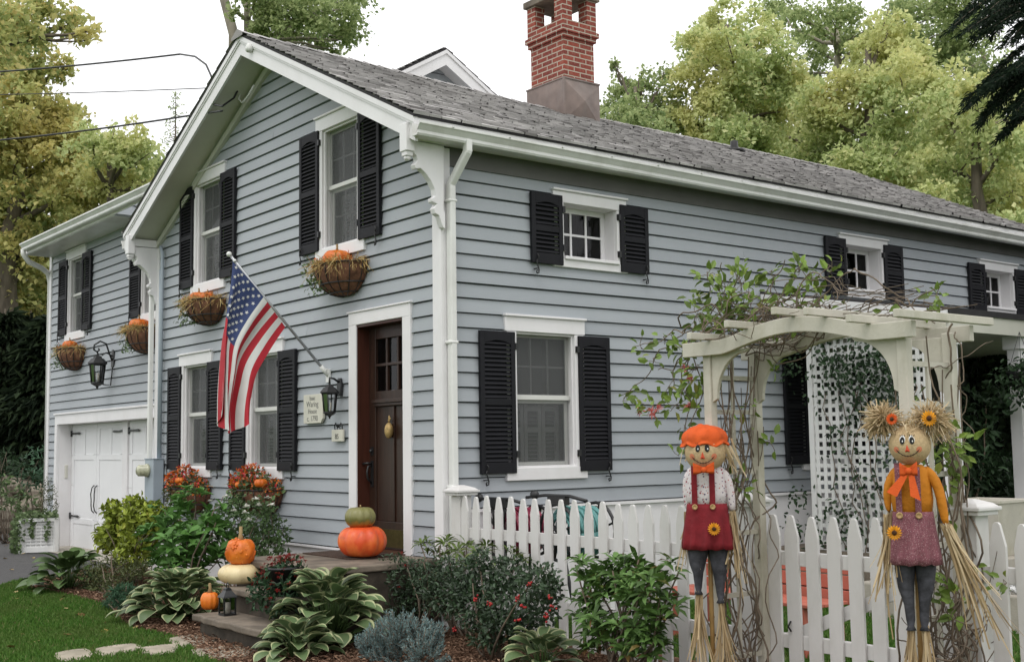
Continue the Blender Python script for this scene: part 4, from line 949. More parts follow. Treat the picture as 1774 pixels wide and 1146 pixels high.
# dark wood beyond the driveway and behind the porch
def fir(label, px_, dist, h, r, n=5200, group='dark firs beyond the driveway', pos=None):
    c = at_d(px_, 700, dist) if pos is None else np.array(pos); t = thing('fir_tree', label, 'tree', (c[0], c[1], 0), 0, group)
    mb = MB(); mb.tube([(c[0], c[1], -.2), (c[0], c[1], h)], [.22, .02], 8); P, D = [], []
    for k in range(n):
        u = RNG.random()**.8; z = h*(.03+.95*u); R = r*(1-u*.92)*(1+.25*math.sin(z*5)); a = U(0, 2*PI); q = R*(.45+.55*RNG.random()**.5)
        P.append((c[0]+q*math.cos(a), c[1]+q*math.sin(a), z-q*.28)); D.append((math.cos(a), math.sin(a), -.5))
    for k in range(60):
        u = k/60; z = h*(.05+.9*u); a = k*2.4; R = r*(1-u*.92)*.9; mb.tube([(c[0], c[1], z), (c[0]+R*math.cos(a), c[1]+R*math.sin(a), z-R*.3)], [.03, .006], 4)
    mb.build('trunk', M['bark'], t); P = np.array(P); D = np.array(D)+RNG.normal(size=(n, 3))*.4
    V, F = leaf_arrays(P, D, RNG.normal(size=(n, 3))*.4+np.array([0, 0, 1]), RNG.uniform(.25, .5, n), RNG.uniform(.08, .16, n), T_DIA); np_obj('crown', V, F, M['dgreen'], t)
fir('dark fir at the left frame edge beyond the driveway', 5, 30, 4.9, 2.6); fir('dark fir in the middle of the dark clump left of the garage', 50, 33, 5.2, 2.6); fir('dark fir touching the left corner of the garage wing', 84, 29, 4.7, 2.2)
fir('dark fir set farthest back behind the stone wall', 25, 38, 5.7, 3.2); fir('dark fir farther back showing beside the garage corner', 72, 40, 5.9, 3.); fir('leftmost dark fir, mostly outside the frame', -50, 33, 5.4, 3)
for k, (x, y) in enumerate(((1.2, 12.5), (3.6, 12.2), (5.6, 10.8), (2.6, 15.))):
    fir(['dark fir at the end of the porch against the house', 'dark fir seen straight through the porch', 'dark fir to the right beyond the porch posts', 'dark fir farthest away beyond the porch'][k], 0, 0, 5.5+k*.4, 1.9, 4200, 'dark firs behind the porch', (x, y, 0))
# low stone wall, bank plants
mb = MB()
wc = at_d(45, 880, 27)
for k in range(46):
    p = at_d(-30+150*U(0, 1), 830+U(-30, 30), 27+U(-1, 1)); p[2] = U(.1, .95); r = U(.18, .42); sd = RNG.random(3)
    n, m = 8, 5; secs = []
    for i in range(m+1):
        th = -PI/2+.05+(PI-.1)*i/m; secs.append([(p[0]+r*1.3*math.cos(th)*math.cos(2*PI*j/n)*(1+.2*math.sin(j*3+k)), p[1]+r*math.cos(th)*math.sin(2*PI*j/n), p[2]+r*.65*math.sin(th)) for j in range(n)])
    mb.loft(secs, smooth=False)
o = mb.build('stone_wall', paint('field_stone', (.22,.19,.15), .9, .4, 5, dirt=(.1,.1,.07), bumpy=.6, bscale=10)); place(o, (wc[0], wc[1], 0)); tag(o, 'rough fieldstone wall at the back of the driveway', 'stone wall')

# ================================================================= GARDEN PLANTS
def lm(name, c, k=.4, spec=.3, rough=.5, trans=.2, warm=None): M[name] = island(name, ramp4(c, k, warm), rough, spec, trans); return M[name]
lm('euonymus_leaf', (.22,.27,.035), .6, warm=(.42,.40,.08)); lm('hydrangea_leaf', (.085,.19,.042), .4); lm('rose_leaf', (.07,.12,.042), .45); lm('azalea_leaf', (.085,.10,.038), .5, warm=(.12,.07,.03))
lm('juniper_leaf', (.06,.125,.07), .35); lm('holly_leaf', (.040,.070,.034), .5, .45, .4); lm('pieris_leaf', (.085,.125,.028), .45, warm=(.16,.19,.05)); lm('peony_leaf', (.09,.17,.042), .45, warm=(.20,.09,.035))
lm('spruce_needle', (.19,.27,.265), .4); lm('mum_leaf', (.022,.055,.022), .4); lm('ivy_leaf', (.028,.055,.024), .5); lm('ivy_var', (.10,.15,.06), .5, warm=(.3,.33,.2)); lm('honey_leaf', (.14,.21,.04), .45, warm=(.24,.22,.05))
lm('hosta_green', (.10,.15,.065), .3, .35, .4, .15); lm('hosta_edge', (.36,.38,.21), .25, .35, .4, .15); lm('hosta_plain', (.075,.125,.04), .35, .35, .4, .15)
lm('red_petal', (.20,.012,.010), .4); lm('white_petal', (.66,.66,.60), .1); lm('pink_petal', (.62,.17,.16), .35); lm('red_berry', (.32,.012,.012), .3, .5, .3, 0); lm('orange_petal', (.55,.13,.015), .35); lm('yellow_petal', (.70,.30,.015), .25); lm('rust_leaf', (.23,.07,.025), .5)
def ctr(px_, py_, Y): return on_y(px_, py_, Y)
def rel(c, L): return [(np.array(c)+np.array(p), r) for p, r in L]
def pxb(L, Y, jy=.12): return [(on_y(x, y, Y+U(-jy, jy)), r*np.linalg.norm(on_y(x, y, Y)-CAM)/FPX) for x, y, r in L]
def shrub(name, label, cat, B, leaf, w, T, mat, dens, stems=14, up=.5, flowers=None, inner=.25, droop=0., group=None, flat=.9):
    c = np.mean([b[0] for b in B], axis=0); t = thing(name, label, cat, (c[0], c[1], 0), 0, group)
    V, F = blob_leaves(B, dens*2.3, leaf, w, T, up, flat, inner, droop); np_obj('foliage', V, F, mat, t)
    mb = MB()
    for k in range(stems):
        b, r = B[k % len(B)]; e = b+RNG.normal(size=3)*r*.5; s = np.array([c[0]+U(-.12, .12), c[1]+U(-.08, .08), -.02]); limb(mb, s, e, .010, .004, .1, 5, 6)
    mb.build('stems', M['twig'], t)
    if flowers:
        nm, fm, pts, size, kind = flowers
        if kind == 'berry':
            for p in pts:
                mb = MB()
                for q in range(random.randint(4, 7)): mb.ball(p+RNG.normal(size=3)*.010, size*U(.8, 1.2), 6, 4)
                mb.build(nm, fm, t)
        else:
            P, D, N = [], [], []
            for p in pts:
                for q in range(kind):
                    d = nrm(RNG.normal(size=3)); d[2] = abs(d[2])*.6; P.append(p); D.append(d); N.append((0, 0, 1.)+RNG.normal(size=3)*.2)
            n = len(P); V, F = leaf_arrays(np.array(P), np.array(D), np.array(N), size*RNG.uniform(.8, 1.2, n), size*.75, T_OVAL); np_obj(nm, V, F, fm, t)
    return t
def surf_pts(B, n, facing=True):
    out = []
    while len(out) < n:
        c, r = random.choice(B); d = nrm(RNG.normal(size=3))
        if facing and d.dot(nrm(CAM-c)) < .1: continue
        p = c+d*r*1.02
        if p[2] > .06 : out.append(p)
    return out
def rosettes(B, n, k, L, W, T, lift=.5):
    P, D, N = [], [], []
    for c, r in B:
        for q in range(max(3, int(n*r*r*230))):
            d = nrm(RNG.normal(size=3)); p = c+d*r*(.35+.65*RNG.random()**.5)
            if p[2] < .05: continue
            ax = nrm(d*.5+np.array([0, 0, .9])+RNG.normal(size=3)*.15); e1 = nrm(np.cross(ax, [.3, .9, .1])); e2 = np.cross(ax, e1); m = k+random.randint(-2, 2); ph = U(0, 6)
            for j in range(m):
                a = ph+2*PI*j/m; dd = (e1*math.cos(a)+e2*math.sin(a))+ax*lift*U(.3, 1.6); P.append(p+dd*.008-ax*U(0, .04)); D.append(dd); N.append(ax)
    n = len(P); s = RNG.uniform(.7, 1.25, n); return leaf_arrays(np.array(P), np.array(D), np.array(N), L*s, W*s, T)
def rshrub(name, label, B, n, k, L, W, T, mat, stems=18, lift=.5):
    c = np.mean([b[0] for b in B], axis=0); t = thing(name, label, 'shrub', (c[0], c[1], 0)); V, F = rosettes(B, n, k, L, W, T, lift); np_obj('foliage', V, F, mat, t); mb = MB()
    for q in range(stems): b, r = B[q % len(B)]; limb(mb, (c[0]+U(-.15, .15), c[1]+U(-.06, .06), -.02), b+RNG.normal(size=3)*r*.4, .011, .005, .06, 5, 6)
    mb.build('stems', M['twig'], t); return t
B = pxb([(240,885,26),(205,890,24),(270,895,26),(200,925,30),(245,925,36),(185,935,18),(230,960,30),(290,910,22)], -.75)
shrub('euonymus_bush', 'bright yellow-green rounded bush in front of the garage door', 'shrub', B, .078, .046, T_OVAL, M['euonymus_leaf'], 330)
B = pxb([(330,868,24),(290,890,34),(345,905,40),(275,925,30),(315,935,42),(360,945,40),(285,965,30),(330,985,40),(365,890,24)], -.95)
rshrub('hydrangea_bush', 'large-leaved mid-green bush below the lower left basket', B, 1.3, 7, .13, .068, T_OVAL, M['hydrangea_leaf'])
B = pxb([(410,905,36),(450,905,36),(480,920,26),(430,945,40),(470,950,30),(390,940,30),(460,880,22),(400,875,22),(440,985,36)], -.5, .08)
t = shrub('rose_bush', 'wispy rose bush with small white flowers against the clapboards', 'shrub', B, .05, .032, T_OVAL, M['rose_leaf'], 210, 22, flowers=('blossom', M['white_petal'], [on_y(x, y, -.80) for x, y in ((425,888),(427,878),(355,885),(382,872),(392,860),(443,865),(447,875),(405,885),(365,868),(432,900),(463,862),(470,875))], 0.04, 14))
B = pxb([(190,985,26),(225,990,24),(160,995,22),(205,1015,24),(175,1018,20),(245,985,16)], -1.35)
shrub('azalea_bush', 'low dark olive bush between the striped hosta and the small plain hosta', 'shrub', B, .036, .018, T_OVAL, M['azalea_leaf'], 560)
B = pxb([(215,1030,22),(240,1040,18),(195,1040,14),(225,1052,14)], -1.72, .05)
shrub('juniper_mound', 'soft blue-green feathery mound at the lawn edge', 'shrub', B, .06, .012, T_DIA, M['juniper_leaf'], 900, up=.8, flat=.7)
B = pxb([(700,995,36),(750,1000,38),(670,1010,30),(720,1035,40),(765,1030,36),(690,1050,26),(780,985,26),(680,980,24)], -.42)
shrub('azalea_bush', 'dark small-leaved bush right of the large striped hosta', 'shrub', B, .040, .018, T_OVAL, M['holly_leaf'], 500, flowers=('blossom', M['red_petal'], surf_pts(B, 6), .02, 7))
B = pxb([(830,1000,40),(880,995,40),(930,1005,36),(820,1045,40),(875,1050,50),(935,1050,36),(850,1085,40),(910,1085,34),(800,1020,26),(780,1045,26),(950,1020,24),(830,970,22)], -.62)
bp = [on_y(x, y, -.85) for x, y in ((824,1035),(848,1042),(895,1034),(905,1050),(950,1030),(955,1052),(898,1072),(918,1010),(787,1088),(945,1068))]
shrub('berry_bush', 'dark glossy bush dotted with red berries in front of the fence', 'shrub', B, .043, .024, T_OVAL, M['holly_leaf'], 520, flowers=('berry_cluster', M['red_berry'], bp, .0085, 'berry'))
B = pxb([(770,940,24),(740,955,24),(800,955,26),(835,955,22),(870,965,22),(710,975,18),(900,975,18),(790,975,26)], -.2, .06)
rshrub('pieris_bush', 'light green narrow-leaved bush at the foot of the corner board and fence post', B, 1.5, 9, .10, .028, T_LONG, M['pieris_leaf'])
B = pxb([(1060,985,34),(1100,975,30),(1030,1010,34),(1080,1020,44),(1130,1005,36),(1050,1060,46),(1110,1065,46),(1150,1045,32),(1015,1045,26),(1160,985,20),(1085,1105,40),(1130,1110,34),(1040,1100,30),(1010,985,20)], -.5)
rshrub('peony_bush', 'leafy green bush with long pointed leaves left of the first scarecrow', B, 2.9, 8, .105, .042, T_LONG, M['peony_leaf'], 26)
# blue spruce mound: upright sprays of needles
B = pxb([(690,1095,24),(720,1100,26),(665,1110,24),(745,1110,22),(700,1125,32),(640,1125,18),(735,1135,30),(670,1140,26)], -1.25, .12)
c = np.mean([b[0] for b in B], axis=0); t = thing('spruce_mound', 'small steel-blue dwarf spruce at the bottom edge of the bed', 'shrub', (c[0], c[1], 0)); P, D, N = [], [], []; mb = MB()
for b, r in B:
    for q in range(44):
        d = nrm(RNG.normal(size=3)+np.array([0, 0, .4])); p = b+d*r*U(.5, 1.); ax = nrm(d*.8+np.array([0, 0, .8])+RNG.normal(size=3)*.2); mb.tube([p-ax*.05, p+ax*.07], .003, 4)
        for j in range(46):
            s = U(-.04, .075); v = RNG.normal(size=3); P.append(p+ax*s); D.append(ax*.9+nrm(v)*.8); N.append(v)
mb.build('stems', M['twig'], t); n = len(P); V, F = leaf_arrays(np.array(P), np.array(D), np.array(N), RNG.uniform(.018, .03, n), .0055, T_DIA); np_obj('needles', V, F, M['spruce_needle'], t)
# hostas
def hosta_leaf():
    nu, prof = 8, [.08, .66, .93, 1., .98, .86, .60, .10]; V, F, mi = [], [], []
    for i in range(nu):
        u = i/(nu-1); w = prof[i]*.5; z = .14*math.sin(u*PI*.75)-.16*u**2.2
        for s in (-1, -.87, 0, .87, 1): V.append((u, s*w, z+.12*abs(s)*w*2-.02*math.sin(u*9+s*3)*abs(s)))
    for i in range(nu-1):
        for j in range(4): a = i*5+j; F.append((a, a+1, a+6, a+5)); mi.append(1 if j in (0, 3) else 0)
    return np.array(V), F, mi
HV, HF, HM = hosta_leaf()
def hosta(label, c, R, n, L, mats, H=.3):
    t = thing('hosta', label, 'plant', (c[0], c[1], 0)); mb = MB(); st = MB()
    for k in range(n):
        u = (k+.5)/n; a = k*2.39996+U(-.3, .3); tilt = .62-.85*u**.9+U(-.12, .12); r = R*(.12+.62*u)*U(.8, 1.1); z = H*(1.05-.86*u**1.2)*U(.85, 1.1)
        o = np.array([math.cos(a), math.sin(a), 0]); b = np.array([c[0], c[1], c[2]])+o*r+np.array([0, 0, z]); d = nrm(o*math.cos(tilt)+np.array([0, 0, math.sin(tilt)])); s = nrm(np.cross([0, 0, 1.], o)+np.array([0, 0, U(-.3, .3)])); nn = np.cross(d, s)
        ll = L*U(.75, 1.2); ww = ll*U(.62, .80)
        V = b+d*HV[:, :1]*ll+s*HV[:, 1:2]*ww+nn*HV[:, 2:3]*ll; mb.v.extend(map(tuple, V.tolist())); off = len(mb.v)-len(V)
        for f, m in zip(HF, HM): mb.f.append([off+i for i in f]); mb.m.append(m); mb.s.append(True)
        st.tube([(c[0]+o[0]*.03, c[1]+o[1]*.03, 0), tuple(b-o*r*.35-np.array([0, 0, z*.25])), tuple(b)], [.006, .005, .004], 5)
    o = mb.build('leaves', mats, t, subsurf=1); st.build('stalks', M['hosta_plain'], t); return t
hv = [M['hosta_green'], M['hosta_edge']]
hosta('large white-edged hosta left of the stone steps at the lawn edge', on_z(308, 1072, .02), .56, 125, .21, hv, .34)
hosta('large white-edged hosta right of the stone steps', (.20, -1.24, .02), .54, 120, .21, hv, .46)
c = (.46, -1.66, .02); hosta('small white-edged hosta at the right end of the lowest step', c, .30, 40, .18, hv, .20)
hosta('white-edged hosta cut off by the bottom edge under the berry bush', on_z(938, 1163, .02), .26, 36, .17, hv, .20)
hosta('small plain green hosta at the edge of the driveway', on_z(118, 1024, .0), .46, 56, .24, [M['hosta_plain'], M['hosta_plain']], .30)
# white lattice planter box with ivy at the garage corner
pc = on_z(66, 958, .0); t = thing('ivy_planter', 'white lattice planter box spilling variegated ivy beside the garage', 'planter', (pc[0], pc[1], 0))
vd = nrm(np.array([pc[0]-CAM[0], pc[1]-CAM[1], 0])); uy = nrm(vd+np.array([vd[1], -vd[0], 0])*.05); ux = np.array([uy[1], -uy[0], 0]); h = .52; wd = .50
def PT(a, b, z): return pc+ux*a+uy*b+np.array([0, 0, z])
mb = MB()
for a in (-wd/2, wd/2):
    for b in (0, .45): mb.beam(PT(a, b, 0), PT(a, b, h), .07, .07, (1, .2, 0))
mb.beam(PT(-wd/2, 0, h), PT(wd/2, 0, h), .06, .05); mb.beam(PT(-wd/2, 0, .06), PT(wd/2, 0, .06), .05, .08); mb.beam(PT(-wd/2, 0, h), PT(-wd/2, .45, h), .06, .05); mb.beam(PT(wd/2, 0, h), PT(wd/2, .45, h), .06, .05); mb.beam(PT(-wd/2, 0, .06), PT(-wd/2, .45, .06), .05, .08)
mb.add([PT(-wd/2, .02, .05), PT(wd/2, .02, .05), PT(wd/2, .02, h), PT(-wd/2, .02, h)], [(0,1,2,3)]); mb.add([PT(-wd/2, .02, .05), PT(-wd/2, .45, .05), PT(-wd/2, .45, h), PT(-wd/2, .02, h)], [(0,1,2,3)])
for k in range(8): mb.beam(PT(-wd/2, .0, .1+k*.052), PT(wd/2, .0, .1+k*.052), .012, .022)
for k in range(6): a = -wd/2+.06+k*.076; mb.beam(PT(a, .006, .05), PT(a, .006, h), .02, .012, (1, 0, 0))
mb.build('box', M['white'], t)
P = [];
for k in range(900):
    if k < 380: P.append(PT(U(-.32, .27), U(-.08, .45), h+U(-.03, .12)))
    elif k < 760: a = U(-.40, -.22); P.append(PT(a, U(-.12, .3), h*(1-RNG.random()**1.1)))
    elif k < 820: P.append(PT(random.choice((-.10, .12))+U(-.03, .03), -.05, h*(1-RNG.random()*.6)))
P = np.array(P); n = len(P); V, F = leaf_arrays(P, RNG.normal(size=(n, 3))+np.array([0, 0, -.4]), RNG.normal(size=(n, 3))*.5-uy+np.array([0, 0, .5]), RNG.uniform(.04, .075, n), RNG.uniform(.035, .06, n), T_MAPLE); np_obj('ivy', V, F, M['ivy_var'], t)
k = PT(.12, .2, h+.3); shr = [(k+np.array([0, 0, z]), r) for z, r in ((-.1, .17), (.08, .14), (.2, .1), (.32, .06))]; V, F = blob_leaves(shr, 700, .04, .012, T_DIA, .8); np_obj('conifer_foliage', V, F, M['azalea_leaf'], t)
# shrubs on the bank behind the drive
for (L, d, lb, m, lf) in (([(8,800,22),(-10,820,26),(35,810,16)], 24, 'mid-green shrub at the left edge above the driveway', 'ivy_leaf', .12), ([(70,800,30),(55,830,26),(80,825,20)], 25, 'dull olive shrub behind the ivy planter', 'juniper_leaf', .09), ([(10,860,26),(40,868,22),(0,840,20)], 23, 'low grey-green plant at the foot of the stone wall', 'ivy_var', .10)):
    BB = [(at_d(x, y, d+U(-.4, .4)), r*d/FPX*1.0) for x, y, r in L]; shrub('bank_shrub', lb, 'shrub', BB, lf, lf*.5, T_OVAL, M[m], 45)
# potted mum on the step
mp = on_y(490, 1010, -1.42); t = thing('potted_mum', 'dark red chrysanthemum in a pot on the middle stone step', 'potted plant', (mp[0], mp[1], .4)); 
BB = [(np.array([mp[0]+dx*1.3-.05, mp[1]+dy*1.2, mp[2]+dz*1.2-.02]), r*1.22) for dx, dy, dz, r in ((0,0,.02,.17),(-.12,-.03,-.03,.12),(.13,0,-.03,.13),(.0,-.08,-.08,.13),(.05,.05,.08,.12),(-.06,.04,.07,.1),(.15,-.05,-.1,.1))]
V, F = blob_leaves(BB, 520, .05, .026, T_OVAL); np_obj('foliage', V, F, M['mum_leaf'], t); P, D, N = [], [], []
for q in range(130):
    c, r = BB[(0, 4, 5, 1, 2)[q % 5]]; d = nrm(RNG.normal(size=3)+np.array([-.2, -.1, 1.1])); p = c+d*r*1.05
    for j in range(11): e = nrm(RNG.normal(size=3)); e[2] *= .35; P.append(p); D.append(e); N.append((0, 0, 1.))
n = len(P); V, F = leaf_arrays(np.array(P), np.array(D), np.array(N), RNG.uniform(.018, .027, n), .011, T_OVAL); np_obj('blossom', V, F, M['red_petal'], t)
mb = MB(); mb.lathe((mp[0], mp[1], .4), [(.09, 0), (.125, .2), (.13, .2), (.13, .22), (.11, .22), (.1, .18)], 18); mb.build('pot', M['iron'], t)

# ivy on the trellis and honeysuckle on the arbor
t = thing('ivy_vine', 'dark-leaved vine climbing over the white square lattice', 'vine', (1.2, PY, 0)); mb = MB(); P = []
for (x, y, r, n) in ((1475,635,42,240),(1520,620,40,220),(1540,680,36,160),(1445,640,36,110),(1500,690,50,190),(1420,600,24,40),(1560,640,30,120),(1450,740,40,50),(1480,800,46,50),(1500,860,40,60),(1440,880,36,40),(1410,690,20,20),(1540,780,30,50),(1460,930,50,170),(1400,920,40,100),(1380,860,20,40),(1370,640,26,70),(1380,590,20,40)):
    for q in range(int(n*.72)): P.append(on_y(x+RNG.normal()*r*.55, y+RNG.normal()*r*.55, PY-.02-RNG.random()*.1+.06))
for k in range(9):
    x = U(.9, 1.9); z = .3; Q = []
    while z < U(1.9, 2.6): Q.append((x, PY+.045+U(-.03, .01), z)); x += U(-.11, .11); z += .16
    if len(Q) > 2: mb.tube(Q, .006, 4)
mb.build('stems', M['twig'], t); P = np.array(P); n = len(P)
V, F = leaf_arrays(P, RNG.normal(size=(n, 3))+np.array([0, 0, -.6]), RNG.normal(size=(n, 3))*.5+np.array([.4, -1, .5]), RNG.uniform(.04, .07, n), RNG.uniform(.024, .042, n), T_OVAL); np_obj('leaves', V, F, M['ivy_leaf'], t)
def wander(mb, a, b, r, wob, k=14, box=None):
    a = np.array(a, float); b = np.array(b, float); P = [a]; off = np.zeros(3)
    for i in range(1, k+1): off = off*.75+RNG.normal(size=3)*wob; P.append(a+(b-a)*i/k+off*math.sin(PI*min(1, i/k+.12))**.5)
    Q = []
    for i in range(len(P)-1):
        for s in (0, .5): Q.append(P[i]*(1-s)+P[i+1]*s)
    Q.append(P[-1]); Q = np.array(Q); Q[1:-1] = (Q[:-2]+Q[1:-1]*2+Q[2:])/4; mb.tube(Q, np.linspace(r, r*.6, len(Q)), 5, cap=False); return Q
def vine(label, stems, clusters, blossoms, loc, leafL=.07):
    t = thing('honeysuckle_vine', label, 'vine', loc); mb = MB(); pts = []
    for s in stems: pts.append(wander(mb, *s))
    P, D = [], []
    for (x, y, Y, r, n) in clusters:
        c = on_y(x, y, Y); R = r*np.linalg.norm(c-CAM)/FPX
        hub = c+RNG.normal(size=3)*R*.2
        for q in range(int(n*1.9)):
            p = c+RNG.normal(size=3)*R*.68; P.append(p); D.append(nrm(p-hub)+np.array([0, 0, U(-.3, .5)])+RNG.normal(size=3)*.4)
            if q % 3 == 0: mb.tube([hub, (hub+p)/2+RNG.normal(size=3)*.012, p], .0022, 4, cap=False)
    mb.build('stems', M['twig'], t)
    n = len(P); s = RNG.uniform(.6, 1.25, n); V, F = leaf_arrays(np.array(P), np.array(D), RNG.normal(size=(n, 3))*.6+np.array([.5, -.5, .7]), leafL*s, leafL*.58*s, T_OVAL); np_obj('leaves', V, F, M['honey_leaf'], t)
    if blossoms:
        P, D = [], []
        for (x, y, Y) in blossoms:
            c = on_y(x, y, Y)
            for q in range(16): d = nrm(RNG.normal(size=3)); P.append(c); D.append(d)
        n = len(P); V, F = leaf_arrays(np.array(P), np.array(D), RNG.normal(size=(n, 3)), RNG.uniform(.03, .055, n), .012, T_LONG); np_obj('blossom', V, F, M['pink_petal'], t)
    return t
st = []
for k in range(26): st.append(((AX0+U(-.06, .06), U(-.46, -.12), 0), (AX0+U(-.08, .1), U(-.5, -.05), U(1.5, 2.2)), U(.003, .0075), .06, 16))
for k in range(46): st.append(((AX0+U(-.25, .1), U(-.6, .1), 2.2+U(-.05, .1)), (U(4.0, 5.1), U(-.65, .1), 2.28+U(-.05, .12)), U(.002, .0055), .06, 16))
for (a, b) in (((1205,560),(1178,700)),((1200,575),(1188,800)),((1195,560),(1080,690)),((1210,580),(1150,700)),((1200,600),(1185,790)),((1215,570),(1100,600)),((1205,600),(1140,640))): st.append((on_y(*a, -.45), on_y(*b, -.5), .0045, .022, 12))
for (a, b) in (((1215,570),(1250,455)),((1230,560),(1225,470)),((1340,545),(1390,455)),((1300,560),(1440,460)),((1330,550),(1360,450)),((1560,545),(1620,500)),((1200,575),(1290,470)),((1400,550),(1480,465)),((1480,465),(1620,560))): st.append((on_y(*a, -.3), on_y(*b, -.3), .005, .02, 12))
cl = [(1225,480,-.35,14,7),(1255,500,-.35,22,16),(1290,490,-.3,22,16),(1270,530,-.3,26,22),(1215,545,-.4,24,16),(1245,560,-.4,22,16),(1300,530,-.3,20,12),(1380,470,-.3,16,9),(1350,515,-.3,16,12),(1400,480,-.3,14,7),(1335,470,-.3,10,5),(1420,530,-.2,20,12),(1385,520,-.2,18,12),(1440,470,-.2,14,6),(1470,545,-.2,20,9),(1600,525,-.1,16,8),(1625,512,-.1,10,5),(1320,570,-.3,16,10),
      (1205,640,-.5,20,14),(1180,600,-.5,16,8),(1155,590,-.5,14,6),(1110,605,-.5,10,4),(1130,620,-.5,9,4),(1200,690,-.5,20,14),(1170,700,-.5,16,9),(1090,680,-.5,9,4),(1080,690,-.5,8,3),(1130,705,-.5,14,8),(1160,670,-.5,12,6),(1190,740,-.5,14,5),(1175,790,-.5,9,3),(1345,640,-.1,8,3),(1330,760,-.1,12,4),(1290,740,-.3,10,3),(1240,640,-.4,8,3),(1285,840,-.3,14,8),(1300,700,-.3,9,3),(1265,555,-.3,30,20),(1210,520,-.3,12,5)]
vine('honeysuckle vine with pink flowers covering the left side and top of the arbor', st, cl, [(1188,640,-.52),(1195,650,-.52),(1192,700,-.52),(1110,710,-.52),(1138,708,-.52),(1130,714,-.52)], (AX0, -.3, 0))
st = []
for k in range(16): st.append(((AX1+U(-.08, .12), U(-.5, .05), 0), (AX1+U(-.1, .12), U(-.5, 0), U(1.2, 2.15)), U(.004, .008), .05, 16))
for k in range(46): st.append(((AX1+U(-.12, .12), U(-.5, .0), U(0, .5)), (AX1+U(-.12, .22), U(-.55, .05), U(.35, .98)), U(.003, .006), .05, 10))
st += [(on_y(1650,560,-.1), on_y(1640,760,-.1), .006, .02, 12), (on_y(1655,575,-.1), on_y(1690,760,-.1), .004, .04, 12), (on_y(1610,640,-.3), on_y(1720,590,.2), .003, .02, 10)]
cl = [(1640,770,-.2,26,20),(1660,780,-.2,18,10),(1625,760,-.25,16,9),(1650,830,-.2,14,7),(1615,800,-.2,10,4),(1640,900,-.3,10,4),(1650,1040,-.4,22,12),(1640,1010,-.4,12,6),(1740,1010,-.3,9,5),(1590,690,-.3,9,3),(1680,970,-.1,8,3)]
vine('bare-stemmed honeysuckle vine on the right side of the arbor, tangled at its foot', st, cl, None, (AX1, -.3, 0), .066)

# dark planting in the shade of the porch
P = []
for k in range(5200):
    P.append((U(.05, 2.15), 8.3+RNG.normal()*.22, .5+2.1*RNG.random()))
P = np.array(P); n = len(P); t = thing('porch_vine', 'dense dark vine screening the far end of the shaded porch', 'vine', (1.1, 8.3, .45))
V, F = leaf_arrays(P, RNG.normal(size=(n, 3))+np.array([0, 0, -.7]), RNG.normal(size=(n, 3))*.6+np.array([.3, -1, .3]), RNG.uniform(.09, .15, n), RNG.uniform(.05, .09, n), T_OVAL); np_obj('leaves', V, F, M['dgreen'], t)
mb = MB()
for k in range(12): x = .1+k*.18; wander(mb, (x, 8.3, .45), (x+U(-.2, .2), 8.3, 2.6), .012, .05)
mb.build('stems', M['twig'], t)
def potted(label, x, y, z, R, H, n):
    t = thing('potted_shrub', label, 'potted plant', (x, y, z)); mb = MB(); mb.lathe((x, y, z), [(.12, 0), (.17, .26), (.18, .26), (.18, .29), (.15, .29), (.14, .24)], 18); mb.build('pot', M['iron'], t)
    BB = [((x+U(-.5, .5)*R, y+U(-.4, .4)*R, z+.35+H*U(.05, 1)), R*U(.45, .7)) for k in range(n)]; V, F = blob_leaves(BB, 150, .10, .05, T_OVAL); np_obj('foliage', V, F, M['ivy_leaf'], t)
    mb = MB()
    for b, r in BB: limb(mb, (x, y, z+.25), b, .012, .004)
    mb.build('stems', M['twig'], t)
a = on_y(1670, 800, 5.2); potted('tall dark leafy shrub in a black pot on the porch, next to the pale planter', a[0], 5.2, .45, .42, 1.15, 11)
a = on_y(1700, 760, 6.2); potted('dark leafy shrub on the porch seen just above the pale planter', a[0], 6.2, .45, .5, .75, 9)
a = on_y(1772, 690, 5.2); t = thing('hanging_basket', 'dark trailing plant hanging from the porch roof at the right frame edge', 'hanging basket', (a[0], 5.2, 2.2)); BB = [((a[0]+U(-.15, .2), 5.2+U(-.15, .15), U(1.85, 2.35)), U(.12, .2)) for k in range(9)]
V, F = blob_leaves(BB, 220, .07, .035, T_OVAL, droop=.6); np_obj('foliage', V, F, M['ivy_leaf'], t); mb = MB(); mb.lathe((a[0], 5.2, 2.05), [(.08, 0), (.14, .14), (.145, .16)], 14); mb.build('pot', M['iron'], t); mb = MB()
for q in range(3): mb.tube([(a[0]+.14*math.cos(q*2.1), 5.2+.14*math.sin(q*2.1), 2.2), (a[0], 5.2, 2.6)], .003, 4)
mb.build('wire_hanger', M['iron'], t)
